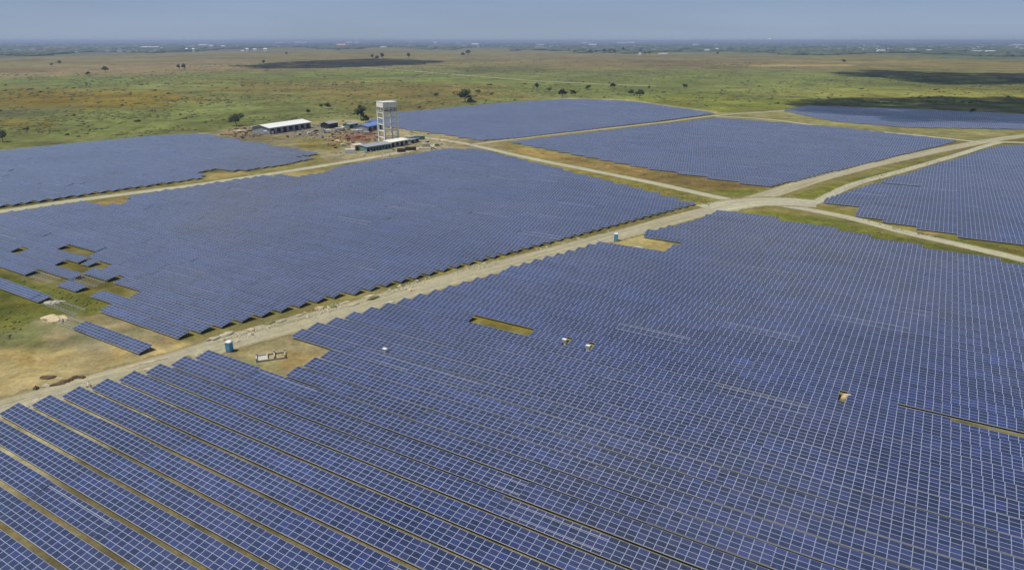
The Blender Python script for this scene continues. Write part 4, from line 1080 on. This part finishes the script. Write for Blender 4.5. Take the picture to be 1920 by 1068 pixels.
# countless small houses mixed into the trees
cs = MB(); R3 = random.Random(9)
for _ in range(620):
    x = R3.uniform(-300, 2200); y = 80 + 16 * R3.random(); 
    if 300 < x < 1000: y = 79.5 + 10 * R3.random()
    if x < 300: y = 82 + 18 * R3.random()
    if R3.random() > .35 + .65 * (math.sin(x / 130.) > -.2): continue
    p = G(x, y); s = R3.uniform(6, 18) * (1 + p.length / 7000); hh = R3.uniform(5, 10) * (1 + p.length / 9000); d = s * .8
    cs.box(p.x, p.x + s * 1.4, p.y, p.y + d, 0, hh)
tag(cs.build('distant_town', M_FAR[1], None), 'tiny pale houses of the far town scattered among the horizon trees', 'town', None, 'stuff')

# ---------------------------------------------------------------- clouds overhead (above the haze, out of the frame): they shade the plain
m_cl, n_, l_, b_ = mat('cloud'); b_.inputs['Base Color'].default_value = (.9, .9, .92, 1); b_.inputs['Roughness'].default_value = 1; b_.inputs['Alpha'].default_value = .42
ALT = 900.0
def cloud(poly, step, label):
    w_ = [G(x, y) for x, y in poly]; pl = [(p.x, p.y) for p in w_]
    xs = [p[0] for p in pl]; ys = [p[1] for p in pl]; C = []; R = []
    off = TO_SUN * (ALT / TO_SUN.z); r_ = random.Random(3)
    x = min(xs)
    while x < max(xs):
        y = min(ys)
        while y < max(ys):
            q = (x + r_.uniform(-.4, .4) * step, y + r_.uniform(-.4, .4) * step)
            if in_poly(q, pl):
                s = step * r_.uniform(.65, 1.1); C.append((q[0] + off.x, q[1] + off.y, ALT + r_.uniform(0, .5) * step)); R.append((s, s, s * .6))
            y += step
        x += step
    o = lumps('cloud', C, R, m_cl, ICO2, .6, .12, 4); tag(o, label, None, None, 'structure'); return o
cloud([(440, 124), (560, 115), (700, 110), (840, 115), (780, 121), (640, 127), (500, 129)], 42, 'long thin fair-weather cloud shading the far plain left of centre')
cloud([(1560, 136), (1640, 132), (1760, 136), (1980, 138), (2300, 146), (2300, 160), (1960, 156), (1760, 160), (1690, 148), (1600, 144)], 34, 'fair-weather cloud shading the far plain at right')
cloud([(1500, 192), (1560, 186), (1700, 183), (1960, 183), (2300, 186), (2300, 236), (1900, 232), (1640, 226), (1510, 208)], 26, 'broad fair-weather cloud shading the far right field')

# ---------------------------------------------------------------- haze
hb = MB().box(-30000, 30000, -2000, 62000, -1.5, 86).build('haze', None)
hm = bpy.data.materials.new('haze_air'); hm.use_nodes = True; hn = hm.node_tree.nodes; hl = hm.node_tree.links
for q in list(hn):
    if q.type == 'BSDF_PRINCIPLED': hn.remove(q)
pv = hn.new('ShaderNodeVolumePrincipled'); pv.inputs['Color'].default_value = (.55, .68, .95, 1); pv.inputs['Density'].default_value = 8.5e-5; pv.inputs['Anisotropy'].default_value = .1
hl.new(pv.outputs[0], hn['Material Output'].inputs['Volume']); hb.data.materials.append(hm)
tag(hb, 'thin blue haze over the whole plain', 'haze', None, 'stuff')
